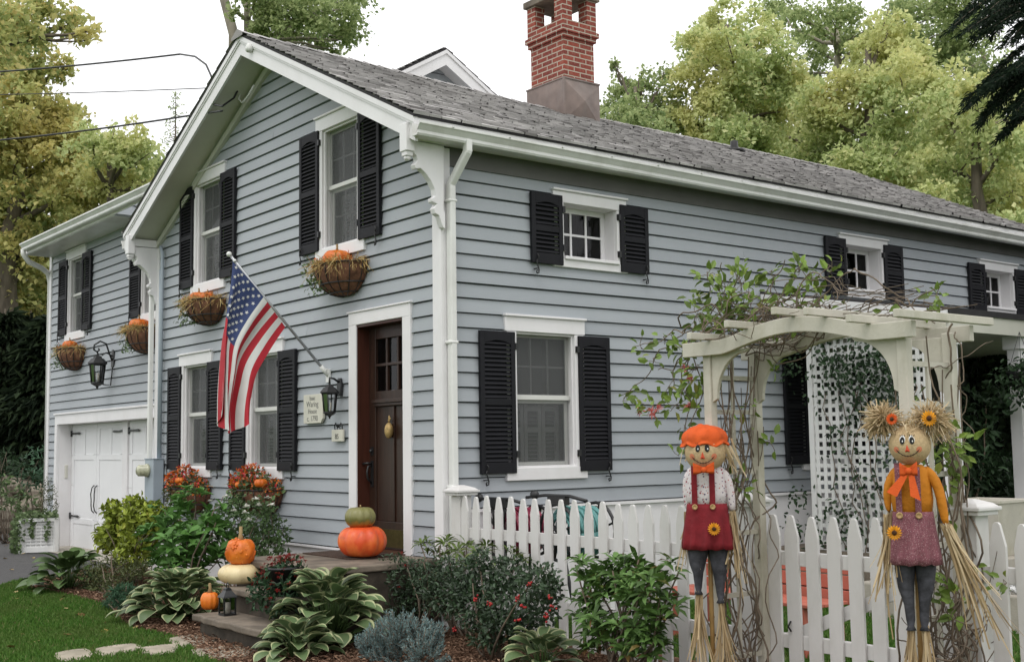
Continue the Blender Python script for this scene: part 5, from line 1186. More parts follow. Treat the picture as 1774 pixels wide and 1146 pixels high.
# ================================================================= PUMPKINS, LANTERNS, BASKETS
def pumpkin(name, label, c, R, H, ribs, mats, stem=.06, group=None, sq=1., depth=.09, lump=0., tilt=0., cat='pumpkin', curl=.02):
    t = thing(name, label, cat, c, 0, group); n = ribs*6; m = 16; secs = []; ph = U(0, 6)
    for i in range(m+1):
        th = -PI/2+PI*i/m; ct = max(.03, math.cos(th)); z = H/2*math.sin(th)*(1-.14*math.cos(th*2+PI) if False else 1)
        dip = .10*H*math.exp(-(ct/.35)**2); z = z-dip if th > 0 else z+dip*.5
        ring = []
        for j in range(n):
            a = 2*PI*j/n; k = 1-depth*(abs(math.cos(a*ribs/2+ph)))**3*ct**.4-.015*math.sin(a*3+ph)
            r = R*ct**.72*k+lump*R*.06*max(0, math.sin(a*17+i*2.1)*math.cos(a*11-i*3.3)+.1*math.sin(a*31+i*5))
            ring.append((c[0]+r*math.cos(a), c[1]+r*math.sin(a), c[2]+H/2+z))
        secs.append(ring)
    mb = MB(); mb.loft(secs)
    if lump:
        for q in range(110):
            a = U(0, 2*PI); th = math.asin(U(-.75, .97)); ct = math.cos(th)**.72; mb.ball((c[0]+R*ct*math.cos(a)*.96, c[1]+R*ct*math.sin(a)*.96, c[2]+H/2+H/2*math.sin(th)*.95), U(.006, .015), 6, 4)
    mb.build('body', mats[0], t)
    zt = c[2]+H-.12*H; mb = MB(); mb.tube([(c[0], c[1], zt), (c[0]+curl*.3, c[1], zt+stem*.5), (c[0]+curl, c[1]-curl*.5, zt+stem)], [stem*.2+.007, stem*.10+.004, stem*.11+.003], 7); mb.build('stem', M['stem'], t)
    return t
def two_tone():
    m, nt, bs = newmat('green_orange_pumpkin_skin'); setp(bs, .4, .45); tcn = nt.nodes.new('ShaderNodeTexCoord'); s = nt.nodes.new('ShaderNodeSeparateXYZ'); L_(nt, tcn.outputs['Generated'], s.inputs[0])
    ad = nt.nodes.new('ShaderNodeMath'); ad.operation = 'MULTIPLY_ADD'; L_(nt, noise(nt, 14, 4), ad.inputs[0]); ad.inputs[1].default_value = .7; L_(nt, s.outputs[2], ad.inputs[2])
    L_(nt, ramp(nt, ad.outputs[0], [(.40, (.50,.13,.02)), (.56, (.30,.17,.035)), (.72, (.13,.13,.035)), (.95, (.20,.19,.07))]), bs.inputs['Base Color']); return m
p = on_z(628, 966, .6); bigc = (p[0], p[1], .602)
def sz(px_, c): return px_*np.linalg.norm(np.array(c)-CAM)/FPX
R1 = sz(42, bigc); pumpkin('pumpkin', 'big red-orange ribbed pumpkin at the bottom of the stack by the door', bigc, R1, sz(56, bigc), 11, [M['pumpkin_red']], .01)
c2 = (bigc[0], bigc[1], bigc[2]+sz(49, bigc)); pumpkin('pumpkin', 'green and orange pumpkin resting on the big red-orange one', (c2[0]-.02, c2[1]-.01, c2[2]), sz(27, c2), sz(38, c2), 10, [two_tone()], .03)
p = on_z(416, 1012, .4); wc = (p[0], p[1], .402); pumpkin('pumpkin', 'pale cream squat pumpkin on the middle step', wc, sz(36, wc), sz(36, wc), 9, [M['pumpkin_white']], .01, depth=.05)
c2 = (wc[0]+.01, wc[1], wc[2]+sz(31, wc)); pumpkin('pumpkin', 'warty orange pumpkin sitting on the cream pumpkin', c2, sz(24, c2), sz(46, c2), 9, [M['pumpkin']], .12, lump=1.6, depth=.05, curl=-.02)
p = on_z(369, 1056, .2); pumpkin('pumpkin', 'small round orange pumpkin beside the lantern on the lowest step', (p[0], p[1]-.03, .202), sz(15.5, p), sz(31, p), 10, [M['pumpkin']], .085)
# candle lantern on the lowest step
p = on_y(394, 1040, -1.62); s = sz(1, p); x, y = p[0], p[1]; z = .202; w = .055
t = thing('candle_lantern', 'small black candle lantern with a white candle on the lowest step', 'lantern', (x, y, z))
mb = MB(); mb.box((x-w, y-w, z), (x+w, y+w, z+.015))
for a in (-1, 1):
    for b in (-1, 1): mb.beam((x+a*(w-.006), y+b*(w-.006), z), (x+a*(w-.006), y+b*(w-.006), z+.145), .01, .01, (1, .1, 0))
mb.build('cage', M['iron'], t)
mb = MB(); mb.loft([[(x+a*r, y+b*r, z+q) for a, b in ((-1,-1),(1,-1),(1,1),(-1,1))] for r, q in ((w+.008, .145), (w+.004, .155), (.026, .20), (.024, .215), (.014, .225))], smooth=False); mb.tube([(x-.02, y, z+.22), (x-.02, y, z+.25), (x, y, z+.265), (x+.02, y, z+.25), (x+.02, y, z+.22)], .004); mb.build('roof', M['iron'], t)
mb = MB(); mb.lathe((x, y, z+.015), [(.028, 0), (.028, .085), (.02, .088)], 14); mb.build('candle', M['frosted'], t)
mb = MB()
for a, b, c_, d in (((-1,-1),(1,-1),0,0),((1,-1),(1,1),0,0),((1,1),(-1,1),0,0),((-1,1),(-1,-1),0,0)):
    k = w-.006; mb.quad((x+a[0]*k, y+a[1]*k, z+.015), (x+b[0]*k, y+b[1]*k, z+.015), (x+b[0]*k, y+b[1]*k, z+.145), (x+a[0]*k, y+a[1]*k, z+.145))
mb.build('pane', M['lampglass'], t)
# small path light by the landing
p = on_z(537, 1040, .02); t = thing('path_light', 'small black garden path light among the striped hosta leaves', 'path light', p); zt = on_y(537, 972, p[1])[2]
mb = MB(); mb.tube([(p[0], p[1], 0), (p[0], p[1], zt-.06)], .009); mb.build('stake', M['iron'], t); mb = MB(); mb.lathe((p[0], p[1], zt-.06), [(.014, 0), (.03, .01), (.034, .05), (.01, .075)], 12); mb.build('cap', M['iron'], t)

def ribbons(c, n, L, W, dirs, spread, droop=.3, k=5, start=.02):
    """thin curved straw strips from around a point"""
    V, F = [], []
    for q in range(n):
        d = np.array(dirs, float)+RNG.normal(size=3)*spread; d /= np.linalg.norm(d)+1e-9; l = L*U(.55, 1.15); w = W*U(.6, 1.3); s = nrm(np.cross(d, RNG.normal(size=3))); b = np.array(c)+RNG.normal(size=3)*start; off = len(V)
        side = RNG.normal(size=3)*l*.12
        for i in range(k):
            u = i/(k-1); p = b+d*l*u+np.array([0, 0, -1.])*droop*l*u*u+side*u*u; ww = w*(1-.5*u)
            V += [p-s*ww/2, p+s*ww/2]
        for i in range(k-1): a = off+i*2; F.append((a, a+1, a+3, a+2))
    return np.array(V), np.array(F)
def catv(Ls):
    V, F, b = [], [], 0
    for v, f in Ls: V.append(v); F.append(f+b); b += len(v)
    return np.concatenate(V), np.concatenate(F)
lm('rose_red', (.40,.035,.045), .4)
# wall baskets --------------------------------------------------
def basket(c, w, h, label, fill, d=.29, out=(0, -1, 0)):
    t = thing('wall_basket', label, 'basket', c, 0, 'flower baskets under the windows'); n = 16; secs = []
    for i in range(8):
        u = i/7; r = math.cos(u*PI/2*.93); ring = [(c[0]+w/2*r*math.cos(PI*j/n), c[1]-d*r*math.sin(PI*j/n)-.02, c[2]-h*math.sin(u*PI/2)) for j in range(n+1)]; secs.append(ring+[(c[0]-w/2*r*.98, c[1]-.018, c[2]-h*math.sin(u*PI/2))])
    mb = MB(); mb.loft(secs); mb.build('liner', M['coir'], t)
    mb = MB()
    for i in (0, 3, 5):
        u = i/7; r = math.cos(u*PI/2*.93)*1.03; mb.tube([(c[0]+w/2*r*math.cos(PI*j/n), c[1]-d*r*math.sin(PI*j/n)-.02, c[2]-h*math.sin(u*PI/2)) for j in range(n+1)], .007, 5)
    for j in range(1, n, 2):
        mb.tube([(c[0]+w/2*1.03*math.cos(u*PI/2*.93)*math.cos(PI*j/n), c[1]-d*1.03*math.cos(u*PI/2*.93)*math.sin(PI*j/n)-.02, c[2]-h*math.sin(u*PI/2)) for u in np.linspace(0, 1, 7)], .005, 4)
    mb.build('wire_frame', M['iron'], t)
    if fill == 'straw':
        R = []
        for q in range(110):
            a = PI*U(.02, .98); r = U(.3, 1.05); p = (c[0]+w/2*r*math.cos(a), c[1]-d*r*math.sin(a)-.02, c[2]+.0); R.append(ribbons(p, 8, .14, .008, (math.cos(a)*.8, -math.sin(a)*.7, .35), .6, .45))
        V, F = catv(R); np_obj('straw', V, F, M['straw'], t)
        P = np.array([(c[0]-w*.5*U(.1, 1), c[1]-d*U(.3, 1.1), c[2]+U(-h*.9, .08)) for q in range(230)]); n_ = len(P)
        V, F = leaf_arrays(P, RNG.normal(size=(n_, 3))+np.array([0, -.5, -.3]), RNG.normal(size=(n_, 3))*.5+np.array([0, -1, .6]), RNG.uniform(.03, .055, n_), RNG.uniform(.02, .035, n_), T_OVAL); np_obj('trailing_leaves', V, F, M['ivy_var'], t)
        BB = [((c[0]-w*.36, c[1]-.14, c[2]+.04), .07), ((c[0]+w*.1, c[1]-.08, c[2]+.06), .06), ((c[0]-w*.22, c[1]-.22, c[2]+.03), .08), ((c[0]+w*.3, c[1]-.16, c[2]+.04), .06)]; V, F = blob_leaves(BB, 420, .035, .02, T_OVAL); np_obj('blossom', V, F, M['orange_petal'], t)
    else:
        BB = [((c[0]+a*w*.5, c[1]-.12+b, c[2]+z), r) for a, b, z, r in ((-.75,0,.02,.12),(-.35,-.08,.08,.13),(.1,-.06,.13,.14),(.5,-.04,.08,.13),(.82,.03,.0,.11),(-.1,-.14,-.06,.14),(.35,-.14,-.08,.13),(-.5,-.1,-.1,.12))]
        V, F = blob_leaves(BB, 330, .055, .036, T_OVAL); np_obj('foliage', V, F, M['ivy_var'] if fill == 'mixed' else M['azalea_leaf'], t)
        for nm, mm, n_ in (('blossom', M['rose_red'], 240), ('autumn_leaves', M['orange_petal'], 420)):
            b, r = zip(*BB); P = np.array([np.array(b[i % 5])+nrm(RNG.normal(size=3)+np.array([0, -.4, .5]))*r[i % 5] for i in RNG.integers(0, 8, n_)])
            V, F = leaf_arrays(P, RNG.normal(size=(n_, 3)), RNG.normal(size=(n_, 3))+np.array([0, -.6, .6]), RNG.uniform(.025, .05, n_), RNG.uniform(.015, .03, n_), T_OVAL); np_obj(nm, V, F, mm, t)
        R = [ribbons((c[0]+U(-.5, .5)*w, c[1]-.12, c[2]+.02), 5, .24, .006, (0, -.3, .6), .6, .6) for q in range(26)]; V, F = catv(R); np_obj('straw', V, F, M['straw'], t)
    return t
GP = 'little pumpkins in the wall baskets'
def bc(px_, py_, y=-.16): return on_y(px_, py_, y)
def setup(cx_, z, wy, w, h, lab, fill, pk):
    c = np.array([cx_, wy, z]); basket(c, w, h, lab, fill)
    for (dx, dy, dz, R, lb) in pk: pumpkin('pumpkin', lb, (cx_+dx, wy-dy, z+dz), R, R*1.35, 9, [M['pumpkin']], R*.5, GP)
zU = on_y(575, 458, -.2)[2]; zV = on_y(347, 520, -.2)[2]
setup(-1.62, zU, 0, .80, .30, 'straw-filled wall basket under the upper right gable window', 'straw', [(.0, .13, -.04, .145, 'orange pumpkin in the straw basket under the upper right gable window')])
setup(-4.80, zV, 0, .80, .28, 'straw-filled wall basket under the upper left gable window', 'straw', [(-.10, .14, -.03, .115, 'larger orange pumpkin in the basket under the upper left gable window'), (.13, .13, -.02, .085, 'smaller orange pumpkin in the basket under the upper left gable window')])
zW = on_y(120, 603, .25)[2]
setup(-11.05, zW, .45, .80, .34, 'wall basket under the window at the far left of the garage wing', 'straw', [(.02, .14, -.02, .12, 'orange pumpkin in the basket at the far left of the garage wing')])
setup(-7.98, on_y(243, 568, .25)[2], .45, .80, .34, 'wall basket half hidden by the gable corner, over the garage door', 'straw', [(-.03, .14, -.03, .14, 'orange pumpkin in the basket over the garage door beside the gable corner')])
setup(-5.20, on_y(320, 845, -.15)[2], 0, .86, .30, 'wall basket of rust and orange autumn foliage under the lower left window', 'rust', [(-.16, .22, .05, .06, 'left of the two pumpkins in the rust-coloured basket'), (.10, .26, .05, .068, 'right of the two pumpkins in the rust-coloured basket')])
setup(-3.40, on_y(444, 848, -.15)[2], 0, .90, .28, 'wall basket of red and green flowers under the lower window nearest the door', 'mixed', [(-.36, .2, .03, .06, 'little pumpkin at the left end of the red and green flower basket'), (-.06, .28, .02, .05, 'little pumpkin in the middle of the red and green flower basket'), (.33, .22, .03, .072, 'red-orange little pumpkin at the right end of the red and green flower basket')])

# wall lanterns --------------------------------------------------
def lantern(c, wall_y, S, label, scroll):
    t = thing('wall_lantern', label, 'wall lantern', (c[0], wall_y, c[2])); x, y, z = c
    mb = MB(); mb.prism([(x-.045*S+(.0), wall_y-.03, z-.02*S), (x+.045*S, wall_y-.03, z-.02*S), (x+.055*S, wall_y-.03, z+.1*S), (x+.03*S, wall_y-.03, z+.2*S), (x-.03*S, wall_y-.03, z+.2*S), (x-.055*S, wall_y-.03, z+.1*S)], (0, .028, 0)); mb.build('back_plate', M['iron'], t, bevel=.006)
    n = 6; zt = z+.02*S
    def ring(r, q): return [(x+r*S*math.cos(2*PI*j/n+.3), y+r*S*math.sin(2*PI*j/n+.3), zt+q*S) for j in range(n)]
    mb = MB(); mb.loft([ring(.11, -.01), ring(.12, .0), ring(.115, .012), ring(.075, .06), ring(.055, .065), ring(.045, .09), ring(.015, .10), ring(.012, .13)], smooth=False); mb.build('roof', M['iron'], t)
    mb = MB()
    for j in range(n): a, b = ring(.095, -.01)[j], ring(.07, -.24)[j]; mb.tube([a, b], .008*S, 5)
    for r, q in ((.098, -.012), (.072, -.24)):
        R = ring(r, q); mb.tube(R+[R[0]], .009*S, 5)
    mb.loft([ring(.075, -.24), ring(.08, -.25), ring(.06, -.265), ring(.02, -.285), ring(.006, -.32)], smooth=False); mb.build('cage', M['iron'], t)
    mb = MB(); mb.loft([ring(.09, -.012), ring(.067, -.24)], smooth=False, cap=False); mb.build('glass', M['lampglass'], t)
    mb = MB()
    for j in range(3): a = 2*PI*j/3; mb.tube([(x+.025*S*math.cos(a), y+.025*S*math.sin(a), zt-.235*S), (x+.025*S*math.cos(a), y+.025*S*math.sin(a), zt-.12*S)], .009*S, 6)
    mb.build('candle_tube', M['frosted'], t)
    mb = MB()
    if scroll:
        P = [(x, wall_y-.03, z+.06*S), (x, wall_y-.07, z+.14*S), (x, (wall_y+y)/2, z+.27*S), (x, y+.03*S, z+.30*S), (x, y-.045*S, z+.25*S), (x, y-.05*S, z+.19*S), (x, y-.01*S, z+.165*S), (x, y+.02*S, z+.19*S), (x, y+.005*S, z+.21*S)]; mb.tube(P, .011*S, 7); mb.tube([(x, y, zt+.13*S), (x, y-.01*S, z+.17*S)], .009*S)
        mb.tube([(x, wall_y-.03, z+.12*S), (x, (wall_y+y)/2, z+.16*S), (x, y+.05*S, z+.12*S)], .008*S); mb.tube([(x, wall_y-.02, z-.0*S), (x, wall_y-.05, z-.25*S), (x, y+.07*S, z-.24*S)], .008*S)
    else: mb.tube([(x, wall_y-.03, z+.15*S), (x, wall_y-.08, z+.19*S), (x, y, z+.2*S), (x, y, zt+.11*S)], .014*S, 7)
    mb.build('arm', M['iron'], t)
c = on_y(169, 632, .20); lantern((c[0], .20, c[2]), .45, 1.2, 'black scrolled wall lantern on the garage wing above the garage door', True)
c = on_y(571, 686, -.15); lantern((c[0], -.15, c[2]+.02), -.02, .80, 'small black wall lantern beside the front door next to the flag bracket', False)

# signs ----------------------------------------------------------
def text(s, size, M4, mat, name, par, align='CENTER'):
    cu = bpy.data.curves.new(name, 'FONT'); cu.body = s; cu.size = size; cu.align_x = align; cu.extrude = .0012; ob = bpy.data.objects.new('tmp', cu); COL.objects.link(ob)
    bpy.context.view_layer.update(); me = bpy.data.meshes.new_from_object(ob.evaluated_get(bpy.context.evaluated_depsgraph_get())); bpy.data.objects.remove(ob); me.name = name
    me.transform(M4); org = ORG.get(par.name, (0, 0, 0)); me.transform(Matrix.Translation([-a for a in org])); me.materials.clear(); return finish(me, name, mat, par, None, None)
def rotM(loc): return Matrix.Translation(loc) @ Matrix.Rotation(PI/2, 4, 'X')
a, b = on_y(527, 684, -.05), on_y(560, 732, -.05); x0, x1, z0, z1 = a[0], b[0], b[2], a[2]; k = .045
t = thing('house_plaque', 'cream house plaque with clipped corners and old lettering beside the door lantern', 'sign', ((x0+x1)/2, -.02, z0)); mb = MB()
mb.prism([(x0, -.03, z0), (x1-k, -.03, z0), (x1, -.03, z0+k), (x1, -.03, z1-k), (x1-k, -.03, z1), (x0, -.03, z1)], (0, -.028, 0)); ivory = paint('ivory_sign_paint', (.60,.58,.50), .5, .05, 8); mb.build('board', ivory, t, bevel=.004)
ink = paint('faded_ink', (.15,.15,.14), .6, .2, 30); mx = (x0+x1)/2-.01; H = z1-z0
for s, q, sz_ in (('Isaac', .80, .062), ('Waring', .57, .082), ('House', .34, .07), ('c. 1790', .08, .078)): text(s, sz_, rotM((mx, -.0585, z0+q*H)), ink, 'lettering', t)
a, b = on_y(575, 744, -.05), on_y(594, 764, -.05); x0, x1, z0, z1 = a[0], b[0], b[2], a[2]
t = thing('number_sign', 'small cream house-number tile hanging below the door lantern', 'sign', ((x0+x1)/2, -.02, z0)); mb = MB(); mb.box((x0, -.055, z0), (x1, -.03, z1)); mb.build('tile', ivory, t, bevel=.004)
text('85', (z1-z0)*.62, rotM(((x0+x1)/2, -.057, z0+.22*(z1-z0))), ink, 'lettering', t)
mb = MB(); mm = (x0+x1)/2
for s in (-1, 1): mb.tube([(mm+s*.07, -.035, z1), (mm+s*.075, -.04, z1+.04), (mm+s*.05, -.04, z1+.065), (mm+s*.03, -.04, z1+.04), (mm+s*.045, -.04, z1+.03)], .006); mb.tube([(mm+s*.03, -.035, z1), (mm+s*.012, -.04, z1+.05), (mm, -.04, z1+.02)], .005)
mb.build('scroll_hanger', M['iron'], t)

# flag -----------------------------------------------------------
FXX = -1.98; base = np.array([FXX, -.02, 2.285]); tip = on_x(397, 440, FXX)
t = thing('house_flag', 'American flag hanging from a slanted pole beside the front door', 'flag', base)
mb = MB(); mb.tube([base+(tip-base)*.02, tip], [.0145, .0125], 10); mb.build('pole', paint('silver_pole', (.42,.43,.45), .35, .1, 10, metal=.6), t)
mb = MB(); mb.ball(tip, .026, 12, 8); d = nrm(tip-base); mb.tube([tip-d*.09, tip-d*.075], .02, 8); mb.build('finial', M['alu'], t)
mb = MB(); mb.tube([base-d*.02, base+d*.13], .022, 10); mb.box((FXX-.035, -.035, 2.22), (FXX+.035, -.015, 2.35)); mb.tube([base+d*.06, base+d*.06+np.array([.05, 0, .02])], .008); mb.tube([base+d*.06, base+d*.06+np.array([-.05, 0, .02])], .008); mb.build('bracket', M['alu'], t)
fred = paint('flag_red_cloth', (.42,.022,.035), .75, .1, 8, bumpy=.1, bscale=300); fwht = paint('flag_white_cloth', (.62,.62,.60), .75, .04, 8, bumpy=.1, bscale=300); fblu = paint('flag_blue_cloth', (.040,.060,.155), .75, .1, 8, bumpy=.1, bscale=300)
# cloth outline surveyed on the plane of the pole: for each stripe edge s (0 canton edge .. 1 bottom) its run from hoist to fly
top = [(403,452),(397,500),(391,545),(386,595),(383,650),(381,702)]
bot = [(495,566),(468,606),(442,648),(432,685),(427,712),(423,733)]
mid = [(452,510),(426,548),(403,592),(395,640),(391,692),(392,748)]
def bez(P, u):
    k = u*(len(P)-1); i = min(int(k), len(P)-2); f = k-i; g = lambda q: np.array(P[max(0, min(len(P)-1, q))], float)
    a, b, c_, d_ = g(i-1), g(i), g(i+1), g(i+2); return .5*((2*b)+(c_-a)*f+(2*a-5*b+4*c_-d_)*f*f+(3*b-a-3*c_+d_)*f**3)
NS, NU = 52, 60
def cloth(s, u):
    A, Bm, C_ = bez(top, u), bez(mid, u), bez(bot, u)
    q = (A*(1-s)*(1-2*s)+Bm*4*s*(1-s)+C_*s*(2*s-1))
    p = on_x(q[0], q[1], FXX); wv = u**.7
    p[0] += wv*(.075*math.sin(s*13+u*1.5)+.04*math.sin(s*23-u*3+1))+.012*math.sin(u*9+s*4); return p
V = [cloth(i/NS, j/NU) for i in range(NS+1) for j in range(NU+1)]; F, mi = [], []
for i in range(NS):
    for j in range(NU):
        a = i*(NU+1)+j; F.append((a, a+1, a+NU+2, a+NU+1)); s = (i+.5)/NS; u = (j+.5)/NU
        mi.append(2 if (s < 7/13 and u < .42) else (0 if int(s*13) % 2 == 0 else 1))
me = bpy.data.meshes.new('cloth'); me.from_pydata((np.array(V)-base).tolist(), [], F); finish(me, 'cloth', [fred, fwht, fblu], t, mi, [True]*len(F)); ORG['cloth'] = tuple(base)
mb = MB()
for r in range(9):
    for q in range(6 if r % 2 == 0 else 5):
        s = (r+1)/10*7/13; u = (2*q+1+(r % 2))/12*.42; o = cloth(s, u); e1 = nrm(cloth(s, u+.01)-o); e2 = nrm(cloth(s+.01, u)-o); nn = nrm(np.cross(e1, e2)); nn = nn if nn.dot(CAM-o) > 0 else -nn
        e2 = nrm(e2-e1*e2.dot(e1)); R = .021
        for off in (.004,): mb.add([o+nn*off]+[o+nn*off+(R if k % 2 == 0 else R*.42)*(math.sin(PI*k/5)*e2-math.cos(PI*k/5)*e1) for k in range(10)], [(0, 1+k, 1+(k+1) % 10) for k in range(10)])
mb.build('stars', fwht, t)

# electric meter, conduit, cables ---------------------------------
t = thing('electric_meter', 'blue-grey electric meter box with round glass meter at the gable corner', 'meter', (-6.3, -.1, 1.0)); a = on_y(268, 795, -.16); b = on_y(268, 855, -.16); xm = -6.33
mb = MB(); mb.box((xm-.14, -.17, b[2]-.22), (xm+.15, -.035, a[2])); mb.box((xm-.15, -.18, a[2]), (xm+.16, -.03, a[2]+.012)); mb.build('box', M['meterbox'], t, bevel=.01)
mb = MB(FAC); zc = a[2]-.14; mb.loft([[(xm-.03+r*math.cos(2*PI*j/18), o, zc+r*math.sin(2*PI*j/18)) for j in range(18)] for r, o in ((.085, .168), (.085, .20), (.075, .205), (.072, .29), (.055, .31))]); mb.build('meter_glass', paint('meter_glass', (.42,.42,.30), .2, .3, 20, spec=.6), t)
mb = MB(); mb.tube([(xm+.08, -.06, a[2]), (xm+.08, -.06, 4.1), (xm+.02, -.06, 4.2)], .022, 8); mb.tube([(xm+.0, -.05, a[2]), (xm+.0, -.05, 3.9)], .016, 8); mb.build('conduit', M['meterbox'], t)
def cable(label, pts, r, sagm=.0):
    P = [np.array(p, float) for p in pts]; Q = []
    for i in range(len(P)-1):
        for k in range(16): u = k/16; Q.append(P[i]*(1-u)+P[i+1]*u-np.array([0, 0, sagm*4*u*(1-u)*(1 if i == 0 else .0)]))
    Q.append(P[-1]); mb = MB(); mb.tube(Q, r, 6); o = mb.build('power_cable', M['iron']); place(o, Q[-1]); tag(o, label, 'cable', 'overhead cables to the gable')
S = lambda x, y: on_y(x, y, -.37)
cable('top overhead cable ending in a loop at the gable soffit', [at_d(-260, 136, 20), S(312, 94), S(338, 98), S(357, 112), S(366, 132), S(370, 150), S(368, 172)], .012, .06)
cable('thin straight middle overhead cable to the gable', [at_d(-260, 166, 20), S(372, 152)], .006, .03)
cable('lowest overhead cable, thick, to the gable rake', [at_d(-260, 258, 20), S(330, 200), S(385, 192)], .012, .08)
cable('short drip loop of cable under the gable rake', [S(370, 128), S(366, 180), S(385, 184), on_y(405, 170, -.2), on_y(425, 130, -.1)], .012)
o = MB(); p = on_y(432, 82, -.43); o.lathe((p[0], p[1], p[2]-.05), [(.035, 0), (.045, .03), (.035, .07), (.02, .09)], 12); o = o.build('security_light', M['white']); place(o, p); tag(o, 'small white security light fixed at the gable peak', 'security light')
mb = MB(); P = [on_y(x, y, -.12) for x, y in ((418,150),(414,172),(420,178),(430,166),(440,148))]; mb.tube(P, .012, 6); o = mb.build('cable_cleat', M['alu']); place(o, P[0]); tag(o, 'white hooked cable cleat on the clapboards under the gable peak', 'cleat')

# ================================================================= SCARECROWS
burlap = paint('burlap_face', (.52,.38,.22), .9, .16, 60, bumpy=.6, bscale=180)
black = paint('felt_black', (.012,.011,.011), .7, .1, 10); orangef = paint('orange_felt', (.60,.088,.012), .8, .12, 14, bumpy=.3, bscale=120); blush = paint('blush_pink', (.60,.20,.11), .85, .1, 30); nose = paint('nose_orange_red', (.60,.085,.04), .8, .1, 20)
crimson = paint('crimson_felt', (.17,.010,.016), .85, .2, 12, bumpy=.7, bscale=26); denim = paint('grey_denim', (.05,.05,.06), .85, .55, 14, bumpy=.9, bscale=30); amber = paint('amber_cotton', (.48,.17,.010), .8, .15, 9, bumpy=.8, bscale=28); bamboo = paint('bamboo', (.34,.21,.08), .5, .3, 9, bumpy=.15, bscale=20); wood = paint('button_wood', (.42,.27,.12), .5, .2, 30)
def printed(name, base, spots, scale, th):
    m, nt, bs = newmat(name); setp(bs, .85, .2); tcn = nt.nodes.new('ShaderNodeTexCoord'); col = None
    last = base
    for i, s in enumerate(spots):
        v = nt.nodes.new('ShaderNodeTexVoronoi'); v.inputs['Scale'].default_value = scale*(1+.23*i); mp = nt.nodes.new('ShaderNodeMapping'); mp.inputs['Location'].default_value = (i*3.1, i*1.7, i); L_(nt, tcn.outputs['Object'], mp.inputs[0]); L_(nt, mp.outputs[0], v.inputs['Vector'])
        ns = nt.nodes.new('ShaderNodeMath'); ns.operation = 'MULTIPLY_ADD'; L_(nt, noise(nt, scale*2.5, 2, vec=tcn.outputs['Object']), ns.inputs[0]); ns.inputs[1].default_value = .35; L_(nt, v.outputs['Distance'], ns.inputs[2])
        last = mixc(nt, ramp(nt, ns.outputs[0], [(th, (1,1,1)), (th+.05, (0,0,0))]), last, s)
    L_(nt, last, bs.inputs['Base Color']); bump(nt, bs, noise(nt, 30, 3), .7, .01); return m
pr_white = printed('leaf_print_cotton', (.62,.57,.58), [(.26,.03,.06), (.10,.06,.13), (.42,.12,.10)], 34, .34)
pr_plum = printed('plum_print_cotton', (.20,.075,.092), [(.34,.20,.21), (.10,.035,.05), (.30,.17,.18)], 95, .40)
